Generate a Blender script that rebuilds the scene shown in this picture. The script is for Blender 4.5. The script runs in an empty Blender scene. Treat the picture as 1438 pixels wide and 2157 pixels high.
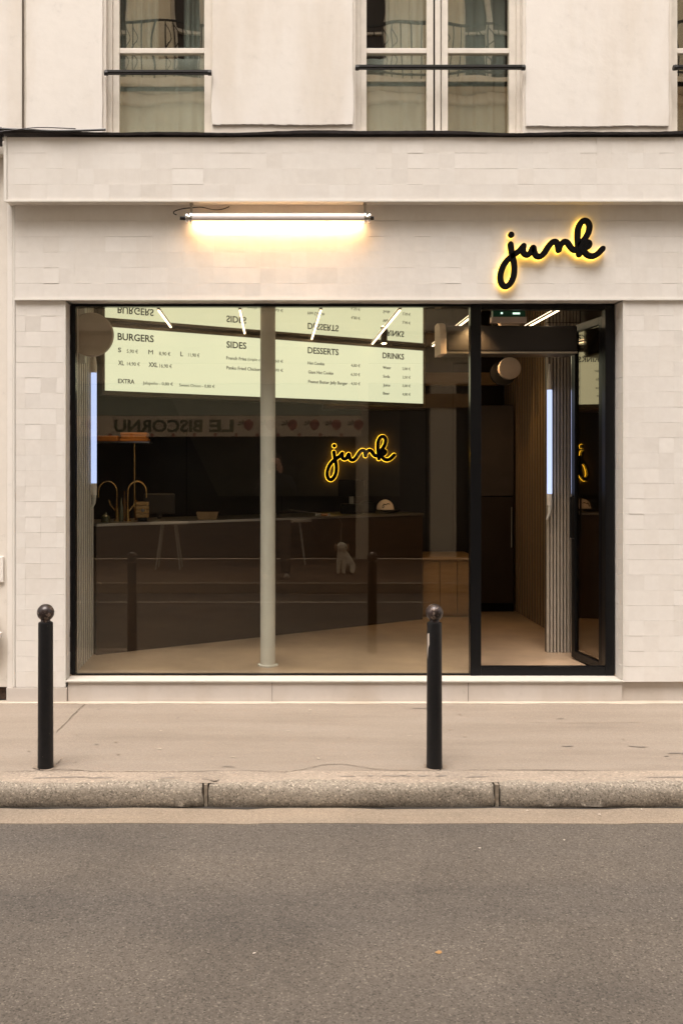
import bpy, math, random
from mathutils import Vector, Matrix
random.seed(7)
R = math.radians
sc = bpy.context.scene
C = sc.collection

# ------------------------------------------------------------------ camera
cam_d = bpy.data.cameras.new('view'); cam = bpy.data.objects.new('view', cam_d); C.objects.link(cam)
cam.location = (0, 0, 1.6); cam.rotation_euler = (R(90), 0, 0)
cam_d.sensor_fit = 'HORIZONTAL'; cam_d.sensor_width = 36; cam_d.lens = 1921/1438*36
cam_d.shift_x = 146/1438; cam_d.shift_y = -95.5/1438
cam_d.clip_start = 0.02; cam_d.clip_end = 800
sc.camera = cam
# ------------------------------------------------------------------ light
SUN_EL, SUN_AZ = 69, 200
w = bpy.data.worlds.new('World'); sc.world = w; w.use_nodes = True
wn = w.node_tree; bg = wn.nodes['Background']
sky = wn.nodes.new('ShaderNodeTexSky'); sky.sky_type = 'NISHITA'; sky.sun_disc = False
sky.sun_elevation = R(SUN_EL); sky.sun_rotation = R(SUN_AZ); sky.air_density = 1.0; sky.dust_density = 6.0; sky.ozone_density = 1.0
hs = wn.nodes.new('ShaderNodeHueSaturation'); hs.inputs['Saturation'].default_value = 0.12
wn.links.new(sky.outputs[0], hs.inputs['Color']); 
tintn = wn.nodes.new('ShaderNodeMix'); tintn.data_type = 'RGBA'; tintn.blend_type = 'MULTIPLY'; tintn.inputs[0].default_value = 1
tintn.inputs[7].default_value = (1.0, .935, .885, 1)
wn.links.new(hs.outputs[0], tintn.inputs[6]); wn.links.new(tintn.outputs[2], bg.inputs['Color'])
bg.inputs['Strength'].default_value = 0.13
sd = bpy.data.lights.new('sun', 'SUN'); sd.energy = 1.1; sd.angle = R(36); sd.color = (1, .935, .875)
sun = bpy.data.objects.new('sun', sd); C.objects.link(sun)
az = R(SUN_AZ)
sdir = Vector((math.sin(az)*math.cos(R(SUN_EL)), math.cos(az)*math.cos(R(SUN_EL)), math.sin(R(SUN_EL))))
sun.rotation_euler = sdir.to_track_quat('Z', 'Y').to_euler(); sun.location = (0, -4, 16)
vs = sc.view_settings; vs.view_transform = 'Standard'; vs.look = 'None'; vs.gamma = 1; vs.exposure = 1.32
sc.cycles.use_denoising = True
sc.cycles.max_bounces = 10; sc.cycles.transparent_max_bounces = 24; sc.cycles.glossy_bounces = 6
sc.cycles.sample_clamp_indirect = 6

# ------------------------------------------------------------------ materials
def nmat(name):
    m = bpy.data.materials.new(name); m.use_nodes = True
    nt = m.node_tree; b = nt.nodes['Principled BSDF']
    return m, nt, b
def N(nt, t, **kw):
    n = nt.nodes.new('ShaderNode'+t)
    for k, v in kw.items():
        if k in n.inputs: n.inputs[k].default_value = v
        else: setattr(n, k, v)
    return n
def coords(nt, scale=(1, 1, 1)):
    tc = nt.nodes.new('ShaderNodeNewGeometry'); mp = nt.nodes.new('ShaderNodeMapping')
    nt.links.new(tc.outputs['Position'], mp.inputs['Vector']); mp.inputs['Scale'].default_value = scale
    return mp.outputs[0]
def mixc(nt, fac, a, b, mode='MIX'):
    mx = nt.nodes.new('ShaderNodeMix'); mx.data_type = 'RGBA'; mx.blend_type = mode
    for s, v in ((mx.inputs[0], fac), (mx.inputs[6], a), (mx.inputs[7], b)):
        if hasattr(v, 'is_linked') or hasattr(v, 'links'): nt.links.new(v, s)
        else: s.default_value = v if not isinstance(v, tuple) else (*v[:3], 1)
    return mx.outputs[2]
def ramp(nt, src, stops):
    r = nt.nodes.new('ShaderNodeValToRGB')
    e = r.color_ramp.elements
    while len(e) < len(stops): e.new(0.5)
    for q, (p, c) in zip(e, stops):
        q.position = p; q.color = (*c, 1) if isinstance(c, tuple) else (c, c, c, 1)
    nt.links.new(src, r.inputs[0]); return r.outputs[0]
def mat(name, col, rough=.6, metal=0, var=None, bump=None, spec=None, coat=0, stretch=(1, 1, 1)):
    """var=(scale, amount) colour variation; bump=(scale, strength, distance)"""
    m, nt, b = nmat(name)
    b.inputs['Base Color'].default_value = (*col, 1); b.inputs['Roughness'].default_value = rough; b.inputs['Metallic'].default_value = metal
    if spec is not None: b.inputs['Specular IOR Level'].default_value = spec
    b.inputs['Coat Weight'].default_value = coat
    co = coords(nt, stretch)
    sc_, am = var or (6, .08)
    n = N(nt, 'TexNoise', Scale=sc_, Detail=6.0, Roughness=.6); nt.links.new(co, n.inputs['Vector'])
    lo = tuple(c*(1-am) for c in col); hi = tuple(min(1, c*(1+am)) for c in col)
    nt.links.new(ramp(nt, n.outputs['Fac'], [(.3, lo), (.7, hi)]), b.inputs['Base Color'])
    if bump:
        n2 = N(nt, 'TexNoise', Scale=bump[0], Detail=4.0); nt.links.new(co, n2.inputs['Vector'])
        bp = N(nt, 'Bump', Strength=bump[1], Distance=bump[2]); nt.links.new(n2.outputs['Fac'], bp.inputs['Height']); nt.links.new(bp.outputs[0], b.inputs['Normal'])
    return m
def emis(name, col, strength):
    m, nt, b = nmat(name)
    b.inputs['Base Color'].default_value = (*[c*.5 for c in col], 1)
    b.inputs['Emission Color'].default_value = (*col, 1); b.inputs['Emission Strength'].default_value = strength
    return m
def glass(name, f0=.045, tint=(.93, .96, .94), wav=None):
    m = bpy.data.materials.new(name); m.use_nodes = True; nt = m.node_tree; nt.nodes.clear()
    out = N(nt, 'OutputMaterial'); mix = N(nt, 'MixShader'); tr = N(nt, 'BsdfTransparent'); gl = N(nt, 'BsdfGlossy')
    tr.inputs['Color'].default_value = (*tint, 1); gl.inputs['Roughness'].default_value = 0.0; gl.inputs['Color'].default_value = (1, .88, .73, 1)
    lw = N(nt, 'LayerWeight', Blend=.5)
    p = N(nt, 'Math', operation='POWER'); p.inputs[1].default_value = 5; nt.links.new(lw.outputs['Facing'], p.inputs[0])
    ma = N(nt, 'Math', operation='MULTIPLY_ADD'); ma.inputs[1].default_value = 1-f0; ma.inputs[2].default_value = f0
    nt.links.new(p.outputs[0], ma.inputs[0]); nt.links.new(ma.outputs[0], mix.inputs[0])
    nt.links.new(tr.outputs[0], mix.inputs[1]); nt.links.new(gl.outputs[0], mix.inputs[2]); nt.links.new(mix.outputs[0], out.inputs[0])
    if wav:
        co = coords(nt); n = N(nt, 'TexNoise', Scale=wav[0], Detail=1.0); nt.links.new(co, n.inputs['Vector'])
        bp = N(nt, 'Bump', Strength=1.0, Distance=wav[1]); nt.links.new(n.outputs['Fac'], bp.inputs['Height']); nt.links.new(bp.outputs[0], gl.inputs['Normal'])
    return m
def tile_mat():
    m, nt, b = nmat('glazed_tile')
    at = N(nt, 'Attribute'); at.attribute_name = 'tint'
    base = ramp(nt, at.outputs['Fac'], [(0, (.668, .63, .58)), (.25, (.680, .644, .597)), (.7, (.686, .652, .607)), (1, (.694, .663, .62))])
    co = coords(nt); n = N(nt, 'TexNoise', Scale=22.0, Detail=5.0); nt.links.new(co, n.inputs['Vector'])
    c2 = mixc(nt, .07, base, ramp(nt, n.outputs['Fac'], [(.35, (.5, .45, .4)), (.65, (.85, .82, .78))]))
    nt.links.new(c2, b.inputs['Base Color']); b.inputs['Roughness'].default_value = .28
    n2 = N(nt, 'TexNoise', Scale=26.0, Detail=2.0); nt.links.new(co, n2.inputs['Vector'])
    bp = N(nt, 'Bump', Strength=.25, Distance=.003); nt.links.new(n2.outputs['Fac'], bp.inputs['Height']); nt.links.new(bp.outputs[0], b.inputs['Normal'])
    return m
def asphalt_mat(name, base, contrast=1.0, scale=120, bd=.004):
    m, nt, b = nmat(name); co = coords(nt, (1, 1, 1))
    v = N(nt, 'TexVoronoi', Scale=float(scale)); nt.links.new(co, v.inputs['Vector'])
    sep = N(nt, 'SeparateColor'); nt.links.new(v.outputs['Color'], sep.inputs[0])
    g = lambda k: tuple(c*k for c in base)
    c1 = ramp(nt, sep.outputs[0], [(0, g(1-.62*contrast)), (.18, g(1-.2*contrast)), (.7, g(1+.05*contrast)), (.93, g(1+.3*contrast)), (1, g(1+.95*contrast))])
    n = N(nt, 'TexNoise', Scale=1.7, Detail=7.0, Roughness=.65); nt.links.new(co, n.inputs['Vector'])
    c2 = mixc(nt, 1.0, c1, ramp(nt, n.outputs['Fac'], [(.3, .84), (.5, 1.0), (.72, 1.12)]), 'MULTIPLY')
    cs = coords(nt, (.12, 1.0, 1)); nb_ = N(nt, 'TexNoise', Scale=2.4, Detail=3.0); nt.links.new(cs, nb_.inputs['Vector'])
    c2 = mixc(nt, 1.0, c2, ramp(nt, nb_.outputs['Fac'], [(.35, (.86, .87, .88)), (.6, (1.04, 1.03, 1.0))]), 'MULTIPLY')
    n3 = N(nt, 'TexNoise', Scale=45.0, Detail=6.0, Roughness=.8); nt.links.new(co, n3.inputs['Vector'])
    c3 = mixc(nt, 1.0, c2, ramp(nt, n3.outputs['Fac'], [(.28, .62), (.45, .98), (.6, 1.04), (.75, 1.3)]), 'MULTIPLY')
    nt.links.new(c3, b.inputs['Base Color']); b.inputs['Roughness'].default_value = .85; b.inputs['Specular IOR Level'].default_value = .3
    bp = N(nt, 'Bump', Strength=.6, Distance=bd); nt.links.new(sep.outputs[1], bp.inputs['Height']); nt.links.new(bp.outputs[0], b.inputs['Normal'])
    return m
def plaster_mat(name, col, stain=.5):
    m, nt, b = nmat(name); co = coords(nt, (1, 1, .22)); co2 = coords(nt)
    n = N(nt, 'TexNoise', Scale=2.6, Detail=6.0, Roughness=.55); nt.links.new(co, n.inputs['Vector'])
    lo = tuple(c*f for c, f in zip(col, (.91, .88, .84)))
    c1 = ramp(nt, n.outputs['Fac'], [(.34, lo), (.52, col), (.75, tuple(c*1.03 for c in col))])
    n2 = N(nt, 'TexNoise', Scale=14.0, Detail=8.0, Roughness=.7); nt.links.new(co2, n2.inputs['Vector'])
    c2 = mixc(nt, stain, c1, mixc(nt, 1.0, c1, ramp(nt, n2.outputs['Fac'], [(.28, .8), (.4, .97), (.7, 1.04)]), 'MULTIPLY'))
    nt.links.new(c2, b.inputs['Base Color']); b.inputs['Roughness'].default_value = .8
    n3 = N(nt, 'TexNoise', Scale=9.0, Detail=5.0); nt.links.new(co2, n3.inputs['Vector'])
    bp = N(nt, 'Bump', Strength=.3, Distance=.008); nt.links.new(n3.outputs['Fac'], bp.inputs['Height']); nt.links.new(bp.outputs[0], b.inputs['Normal'])
    return m
def pavement_mat():
    m, nt, b = nmat('pavement_asphalt'); co = coords(nt, (1, 1, 1)); cs = coords(nt, (.35, 2.2, 1))
    n = N(nt, 'TexNoise', Scale=2.0, Detail=8.0, Roughness=.6); nt.links.new(cs, n.inputs['Vector'])
    c1 = ramp(nt, n.outputs['Fac'], [(.3, (.205, .166, .130)), (.5, (.24, .196, .155)), (.72, (.265, .22, .178))])
    v = N(nt, 'TexVoronoi', Scale=190.0); nt.links.new(co, v.inputs['Vector']); sep = N(nt, 'SeparateColor'); nt.links.new(v.outputs['Color'], sep.inputs[0])
    c2 = mixc(nt, 1.0, c1, ramp(nt, sep.outputs[0], [(0, .86), (.3, .97), (.9, 1.03), (1, 1.2)]), 'MULTIPLY')
    n3 = N(nt, 'TexNoise', Scale=11.0, Detail=7.0, Roughness=.75); nt.links.new(co, n3.inputs['Vector'])
    c3 = mixc(nt, 1.0, c2, ramp(nt, n3.outputs['Fac'], [(.24, .62), (.34, .96), (.7, 1.0), (.8, 1.12)]), 'MULTIPLY')
    nt.links.new(c3, b.inputs['Base Color']); b.inputs['Roughness'].default_value = .72
    bp = N(nt, 'Bump', Strength=.3, Distance=.002); nt.links.new(sep.outputs[1], bp.inputs['Height']); nt.links.new(bp.outputs[0], b.inputs['Normal'])
    return m
def wood_mat(name, a, c, sx=(14, 14, .7), rough=.5):
    m, nt, b = nmat(name); co = coords(nt, sx)
    n = N(nt, 'TexNoise', Scale=3.0, Detail=8.0, Roughness=.65); nt.links.new(co, n.inputs['Vector'])
    nt.links.new(ramp(nt, n.outputs['Fac'], [(.3, a), (.7, c)]), b.inputs['Base Color']); b.inputs['Roughness'].default_value = rough
    return m

M = {}
M['tile'] = tile_mat()
M['grout'] = mat('pale_grout', (.50, .46, .41), .85)
M['trim'] = mat('painted_trim', (.66, .63, .58), .45, var=(9, .04))
M['plaster'] = plaster_mat('cream_plaster', (.70, .66, .61), .45)
M['plaster2'] = plaster_mat('neighbour_plaster', (.66, .61, .545), .8)
M['plinth'] = plaster_mat('cement_plinth', (.50, .45, .405), .7)
M['sill'] = mat('stone_sill', (.50, .465, .415), .6, var=(20, .06))
M['cement'] = plaster_mat('light_cement', (.44, .38, .31), .9)
M['asphalt'] = asphalt_mat('road_asphalt', (.104, .0885, .0745), .75, 165)
M['gutter'] = asphalt_mat('gutter_cement', (.25, .20, .152), .3, 160)
M['pave'] = pavement_mat()
M['granite'] = asphalt_mat('kerb_granite', (.26, .222, .178), .8, 140, .009)
M['granite_top'] = asphalt_mat('kerb_worn_top', (.315, .258, .205), .35, 110)
M['mortar'] = mat('mortar', (.36, .31, .24), .9, var=(30, .2), bump=(40, .6, .006))
M['dark_gap'] = mat('dirt', (.03, .025, .02), .95)
M['black_frame'] = mat('black_lacquered_metal', (.004, .004, .0045), .3, 0, spec=.22)
M['black'] = mat('black_matt', (.005, .0045, .0045), .55, spec=.2)
M['letter_black'] = mat('letter_black_paint', (.003, .0025, .0025), .6, spec=.08)
M['cast'] = mat('bollard_black_paint', (.0045, .004, .0045), .46, spec=.35, var=(40, .5), bump=(60, .25, .002))
M['cast_worn'] = mat('worn_bronze_paint', (.030, .020, .018), .30, .25, var=(22, .95), bump=(35, .4, .003))
M['zinc'] = mat('dark_zinc', (.035, .03, .032), .5, .3, var=(9, .5))
M['iron'] = mat('black_iron', (.012, .011, .011), .45)
M['win_wood'] = mat('painted_window_wood', (.64, .59, .52), .5, var=(12, .07))
M['glass'] = glass('shop_glass', .052, (.93, .94, .92), (1.3, .00012))
M['oldglass'] = glass('old_window_glass', .24, (.88, .92, .91), (2.2, .0020))
M['leaf_glass'] = glass('mirrored_door_glass', .22, (.6, .6, .58))
M['floor'] = mat('beige_resin_floor', (.35, .245, .16), .28, var=(2.2, .28), bump=(8, .1, .002))
M['ceil'] = mat('mirror_ceiling', (.80, .78, .72), .015, 1.0, var=(2, .01))
M['wall_dark'] = mat('dark_panel', (.030, .019, .013), .34, var=(5, .2))
M['wall_grey'] = mat('grey_panel', (.055, .041, .032), .45, var=(5, .15))
M['slat_pale'] = mat('pale_painted_slat', (.66, .61, .55), .5, var=(20, .08))
M['slat_wood'] = wood_mat('oak_slat', (.24, .155, .08), (.36, .24, .13))
M['slat_grey'] = mat('grey_painted_slat', (.42, .36, .29), .5, var=(20, .08))
M['counter'] = wood_mat('dark_walnut', (.026, .0115, .0045), (.042, .020, .008), (1, 1, 5), .5)
M['steel'] = mat('brushed_steel', (.35, .32, .28), .3, .9)
M['brass'] = mat('brass', (.75, .48, .18), .22, 1.0)
M['ply'] = wood_mat('plywood', (.30, .165, .055), (.42, .25, .095), (1, 1, 8))
M['column'] = mat('column_paint', (.52, .49, .43), .5, var=(4, .05))
M['case'] = mat('menu_case_bronze', (.11, .085, .055), .4, .2)
M['menu'] = emis('lit_menu_face', (.82, .82, .56), .42)
M['ink'] = mat('dark_ink', (.02, .02, .018), .7)
M['ink2'] = mat('grey_ink', (.08, .085, .06), .7)
M['led'] = emis('led_strip', (1, .74, .46), 2.6)
M['neon'] = emis('blue_white_tube', (.50, .60, .95), .52)
M['lamp'] = emis('warm_tube', (1, .64, .33), 22)
M['halo'] = emis('yellow_back_light', (1, .60, .07), 1.9)
M['halo_in'] = emis('yellow_back_light_inside', (1, .55, .03), 1.6)
M['shell'] = mat('lamp_housing', (.62, .56, .54), .35, .1)
M['chrome'] = mat('polished_chrome', (.7, .68, .66), .16, 1.0)
M['white'] = mat('white_plastic', (.55, .53, .48), .4)
M['discgrey'] = mat('disc_paint', (.42, .34, .28), .55)
M['ac_grey'] = mat('dark_grey_casing', (.018, .014, .012), .5)
M['far_pave'] = mat('dark_far_pavement', (.15, .10, .065), .85, var=(5, .15))
M['box_orange'] = mat('orange_cardboard', (.55, .22, .05), .7, var=(9, .2))
M['card'] = mat('brown_cardboard', (.34, .22, .12), .8, var=(15, .15))
M['cap_cloth'] = mat('cream_cloth', (.75, .60, .48), .85)
M['green'] = emis('exit_green', (.005, .05, .02), .06)
M['greenw'] = emis('exit_white', (.7, 1, .8), .6)
M['opp'] = plaster_mat('opposite_stone', (.72, .66, .52), .7)
M['opp2'] = plaster_mat('opposite_pillar_stone', (.78, .70, .58), .3)
M['opp_dark'] = mat('opposite_shopfront', (.02, .018, .016), .5)
M['awn'] = mat('green_canvas', (.30, .32, .25), .85)
M['awn_band'] = mat('printed_canvas', (.80, .68, .54), .85)
M['berry'] = mat('pink_print', (.42, .17, .14), .8)
M['leafp'] = mat('green_print', (.17, .18, .11), .8)
M['curtain'] = mat('grey_net_curtain', (.40, .41, .37), .9, var=(3, .15))
M['curtain2'] = mat('pale_net_curtain', (.60, .60, .55), .9, var=(3, .15))
M['skin'] = mat('skin', (.66, .40, .30), .55)
M['jacket'] = mat('dark_cloth', (.03, .028, .03), .85)
M['trouser'] = mat('grey_cloth', (.10, .085, .07), .9)
M['hair'] = mat('brown_hair', (.03, .018, .01), .7)
M['fur'] = mat('white_fur', (.88, .78, .66), .9, var=(40, .2), bump=(45, 1, .01))
M['furb'] = mat('brown_fur', (.35, .22, .14), .9, bump=(45, 1, .01))
M['litter'] = mat('paper_scrap', (.50, .43, .36), .8)
M['leafd'] = mat('dry_leaf', (.34, .19, .07), .8)
M['rust'] = mat('rusty_steel', (.06, .035, .022), .8, .2, var=(30, .6), bump=(40, .5, .004))
M['paint'] = mat('white_road_paint', (.45, .40, .34), .8, var=(40, .15))

# ------------------------------------------------------------------ mesh building
ORI = {}
class MB:
    def __init__(s): s.v = []; s.f = []; s.t = []; s.cur = 0.5
    def add(s, vs, fs):
        o = len(s.v); s.v += [Vector(p) for p in vs]; s.f += [tuple(i+o for i in f) for f in fs]; s.t += [s.cur]*len(vs); return s
    def box(s, x0, x1, y0, y1, z0, z1):
        x0, x1 = min(x0, x1), max(x0, x1); y0, y1 = min(y0, y1), max(y0, y1); z0, z1 = min(z0, z1), max(z0, z1)
        return s.add([(x0,y0,z0),(x1,y0,z0),(x1,y1,z0),(x0,y1,z0),(x0,y0,z1),(x1,y0,z1),(x1,y1,z1),(x0,y1,z1)],
                     [(3,2,1,0),(4,5,6,7),(0,1,5,4),(1,2,6,5),(2,3,7,6),(3,0,4,7)])
    def obox(s, o, u, v, n, a, b, c):
        """box from origin o spanning a*u, b*v, c*n"""
        o, u, v, n = Vector(o), Vector(u)*a, Vector(v)*b, Vector(n)*c
        p = [o, o+u, o+u+v, o+v, o+n, o+u+n, o+u+v+n, o+v+n]
        return s.add(p, [(3,2,1,0),(4,5,6,7),(0,1,5,4),(1,2,6,5),(2,3,7,6),(3,0,4,7)])
    def cyl(s, p0, p1, r0, r1=None, n=20, caps=True):
        r1 = r0 if r1 is None else r1
        p0, p1 = Vector(p0), Vector(p1); d = (p1-p0).normalized()
        a = d.orthogonal().normalized(); b = d.cross(a)
        vs = [p + (a*math.cos(2*math.pi*i/n)+b*math.sin(2*math.pi*i/n))*r for p, r in ((p0, r0), (p1, r1)) for i in range(n)]
        fs = [(i, (i+1) % n, n+(i+1) % n, n+i) for i in range(n)]
        if caps: fs += [tuple(range(n))[::-1], tuple(range(n, 2*n))]
        return s.add(vs, fs)
    def lathe(s, prof, c, n=28, axis='z'):
        vs, fs = [], []
        for r, h in prof:
            for i in range(n):
                a = 2*math.pi*i/n
                if axis == 'z': vs.append((c[0]+r*math.cos(a), c[1]+r*math.sin(a), c[2]+h))
                elif axis == 'x': vs.append((c[0]+h, c[1]+r*math.cos(a), c[2]+r*math.sin(a)))
                else: vs.append((c[0]+r*math.cos(a), c[1]+h, c[2]+r*math.sin(a)))
        for k in range(len(prof)-1):
            for i in range(n): fs.append((k*n+i, k*n+(i+1) % n, (k+1)*n+(i+1) % n, (k+1)*n+i))
        fs.append(tuple(range(n))[::-1]); fs.append(tuple(range((len(prof)-1)*n, len(prof)*n)))
        return s.add(vs, fs)
    def tube(s, pts, r, n=10, radii=None):
        pts = [Vector(p) for p in pts]; m = len(pts); ring = []
        prev = None; vs = []
        for k in range(m):
            t = (pts[min(k+1, m-1)]-pts[max(k-1, 0)]).normalized()
            a = t.orthogonal().normalized() if prev is None else (prev-t*prev.dot(t)).normalized()
            prev = a; b = t.cross(a); rr = radii[k] if radii else r
            vs += [pts[k]+(a*math.cos(2*math.pi*i/n)+b*math.sin(2*math.pi*i/n))*rr for i in range(n)]
        fs = [(k*n+i, k*n+(i+1) % n, (k+1)*n+(i+1) % n, (k+1)*n+i) for k in range(m-1) for i in range(n)]
        fs += [tuple(range(n))[::-1], tuple(range((m-1)*n, m*n))]
        return s.add(vs, fs)
    def stroke(s, pts, hw, y0, y1, bev=.25):
        """flat lettering stroke in the XZ plane, half width hw, depth from y0 (front) to y1 (back), round ends"""
        pts = [Vector((p[0], p[1])) for p in pts]; m = len(pts)
        d0 = (pts[1]-pts[0]).normalized(); d1 = (pts[-1]-pts[-2]).normalized()
        head = [(pts[0]-d0*hw*math.sin(a), math.cos(a)) for a in (1.5, 1.2, .85, .45)]
        tail = [(pts[-1]+d1*hw*math.sin(a), math.cos(a)) for a in (.45, .85, 1.2, 1.5)]
        seq = head+[(p, 1) for p in pts]+tail; q = [p for p, _ in seq]; vs = []
        dy = (y1-y0)*bev
        for k, (p, wd) in enumerate(seq):
            t = q[min(k+1, len(q)-1)]-q[max(k-1, 0)]; t.normalize(); nn = Vector((-t.y, t.x)); h = hw*wd
            for off, y in ((-h, y0+dy), (-h*.8, y0), (h*.8, y0), (h, y0+dy), (h, y1), (-h, y1)):
                vs.append((p.x+nn.x*off, y, p.y+nn.y*off))
        L = len(seq); fs = [(k*6+i, k*6+(i+1) % 6, (k+1)*6+(i+1) % 6, (k+1)*6+i) for k in range(L-1) for i in range(6)]
        fs += [tuple(range(6))[::-1], tuple(range((L-1)*6, L*6))]
        return s.add(vs, fs)
    def sphere(s, c, r, n=20, m=12, sc=(1, 1, 1)):
        vs = [(c[0], c[1], c[2]-r*sc[2])]; fs = []
        for j in range(1, m):
            ph = -math.pi/2+math.pi*j/m
            for i in range(n): a = 2*math.pi*i/n; vs.append((c[0]+r*sc[0]*math.cos(ph)*math.cos(a), c[1]+r*sc[1]*math.cos(ph)*math.sin(a), c[2]+r*sc[2]*math.sin(ph)))
        vs.append((c[0], c[1], c[2]+r*sc[2])); T = len(vs)-1
        for i in range(n): fs.append((0, 1+(i+1) % n, 1+i)); fs.append((T, 1+(m-2)*n+i, 1+(m-2)*n+(i+1) % n))
        for j in range(m-2):
            for i in range(n): fs.append((1+j*n+i, 1+j*n+(i+1) % n, 1+(j+1)*n+(i+1) % n, 1+(j+1)*n+i))
        return s.add(vs, fs)
    def poly(s, pts, y0, y1):
        """closed outline in XZ extruded between y0 and y1"""
        n = len(pts); vs = [(x, y0, z) for x, z in pts]+[(x, y1, z) for x, z in pts]
        return s.add(vs, [tuple(range(n)), tuple(range(n, 2*n))[::-1]]+[(i, i+n, (i+1) % n+n, (i+1) % n) for i in range(n)])
    def build(s, name, m, parent=None, smooth=False, bevel=0):
        me = bpy.data.meshes.new(name)
        xs = [v.x for v in s.v]; ys = [v.y for v in s.v]; zs = [v.z for v in s.v]
        o = Vector(((min(xs)+max(xs))/2, (min(ys)+max(ys))/2, min(zs)))
        me.from_pydata([v-o for v in s.v], [], s.f)
        at = me.attributes.new('tint', 'FLOAT', 'POINT'); at.data.foreach_set('value', s.t)
        import bmesh
        b = bmesh.new(); b.from_mesh(me); bmesh.ops.recalc_face_normals(b, faces=b.faces); b.to_mesh(me); b.free()
        me.materials.append(m)
        return link(name, me, o, parent, smooth, bevel)
def link(name, me, o, parent=None, smooth=False, bevel=0):
    ob = bpy.data.objects.new(name, me); C.objects.link(ob)
    if smooth:
        me.polygons.foreach_set('use_smooth', [True]*len(me.polygons))
        try: me.set_sharp_from_angle(angle=R(38))
        except Exception: pass
    if bevel:
        bm = ob.modifiers.new('bevel', 'BEVEL'); bm.width = bevel; bm.segments = 2; bm.limit_method = 'ANGLE'
    ORI[ob] = Vector(o)
    if parent: ob.parent = parent; ob.location = Vector(o)-ORI[parent]
    else: ob.location = o
    return ob
def tag(o, label=None, cat=None, group=None, kind=None):
    if label: o['label'] = label
    if cat: o['category'] = cat
    if group: o['group'] = group
    if kind: o['kind'] = kind
    return o
def thing(name, loc, label, cat, group=None):
    o = bpy.data.objects.new(name, None); C.objects.link(o); o.location = loc; o.empty_display_size = .1
    ORI[o] = Vector(loc); return tag(o, label, cat, group)
def bx(name, m, parent, *a, bevel=0): return MB().box(*a).build(name, m, parent, bevel=bevel)
def cat_rom(pts, k=8, closed=False):
    out = []; n = len(pts)
    g = lambda i: Vector(pts[i % n]) if closed else Vector(pts[max(0, min(n-1, i))])
    for i in range(n if closed else n-1):
        p0, p1, p2, p3 = g(i-1), g(i), g(i+1), g(i+2)
        for j in range(k):
            t = j/k
            out.append(.5*((2*p1)+(p2-p0)*t+(2*p0-5*p1+4*p2-p3)*t*t+(3*p1-p0-3*p2+p3)*t**3))
    if not closed: out.append(g(n-1))
    return out
def text_mesh(body, size, bold=0.0, ext=.0015, spacing=1.0):
    cu = bpy.data.curves.new('lettering', 'FONT'); cu.body = body; cu.size = size; cu.extrude = ext; cu.offset = bold
    cu.space_character = spacing; cu.resolution_u = 3
    ob = bpy.data.objects.new('lettering', cu); C.objects.link(ob)
    dg = bpy.context.evaluated_depsgraph_get(); dg.update()
    me = bpy.data.meshes.new_from_object(ob.evaluated_get(dg))
    bpy.data.objects.remove(ob); bpy.data.curves.remove(cu)
    return me
def add_text(mb, body, o, u, n, width, cap, bold=0.0, ext=.0015, spacing=1.0):
    """append text to mb: left edge at o (mid-height), along u, facing n, scaled to width and capital height"""
    me = text_mesh(body, 1.0, bold, ext/1.0, spacing)
    xs = [v.co.x for v in me.vertices]; x0, x1 = min(xs), max(xs)
    u, n = Vector(u).normalized(), Vector(n).normalized(); sx = width/(x1-x0); sy = cap/.70; o = Vector(o)
    mb.add([o+u*(v.co.x-x0)*sx+Vector((0, 0, 1))*((v.co.y-.35)*sy)+n*(v.co.z*1.0+.0005) for v in me.vertices], [tuple(p.vertices) for p in me.polygons])
    bpy.data.meshes.remove(me)
def P(x, y, D):  # point seen at photograph pixel (x, y) at distance D
    return Vector(((x-573)*D/1921, D, 1.6-(y-983)*D/1921))
def chips(m, col, th=.73, scale=55):
    nt = m.node_tree; b = nt.nodes['Principled BSDF']; src = b.inputs['Base Color'].links[0].from_socket
    n = N(nt, 'TexNoise', Scale=float(scale), Detail=3.0, Roughness=.8); nt.links.new(coords(nt), n.inputs['Vector'])
    nt.links.new(mixc(nt, ramp(nt, n.outputs['Fac'], [(th, 0.0), (th+.03, 1.0)]), src, col), b.inputs['Base Color'])
chips(M['cast'], (.16, .13, .10), .70, 60)
chips(M['cast_worn'], (.20, .15, .12), .56, 30)
def skinned(name, joints, edges, m, parent=None, sub=2, root=0):
    me = bpy.data.meshes.new(name); o = Vector(joints[root][0])
    me.from_pydata([Vector(p)-o for p, r in joints], edges, [])
    ob = bpy.data.objects.new(name, me); C.objects.link(ob)
    ob.modifiers.new('skin', 'SKIN')
    if not me.skin_vertices: me.attributes  # layer created with the modifier
    if not me.skin_vertices:
        bpy.context.view_layer.objects.active = ob
        bpy.ops.object.skin_root_mark() if False else None
    lay = me.skin_vertices[0] if me.skin_vertices else None
    if lay:
        for i, (p, r) in enumerate(joints):
            lay.data[i].radius = (r, r) if not isinstance(r, tuple) else r
            lay.data[i].use_root = (i == root)
    s = ob.modifiers.new('sub', 'SUBSURF'); s.levels = sub; s.render_levels = sub
    dg = bpy.context.evaluated_depsgraph_get(); dg.update()
    me2 = bpy.data.meshes.new_from_object(ob.evaluated_get(dg)); bpy.data.objects.remove(ob)
    me2.materials.clear(); me2.materials.append(m)
    return link(name, me2, o, parent, smooth=True)

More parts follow.
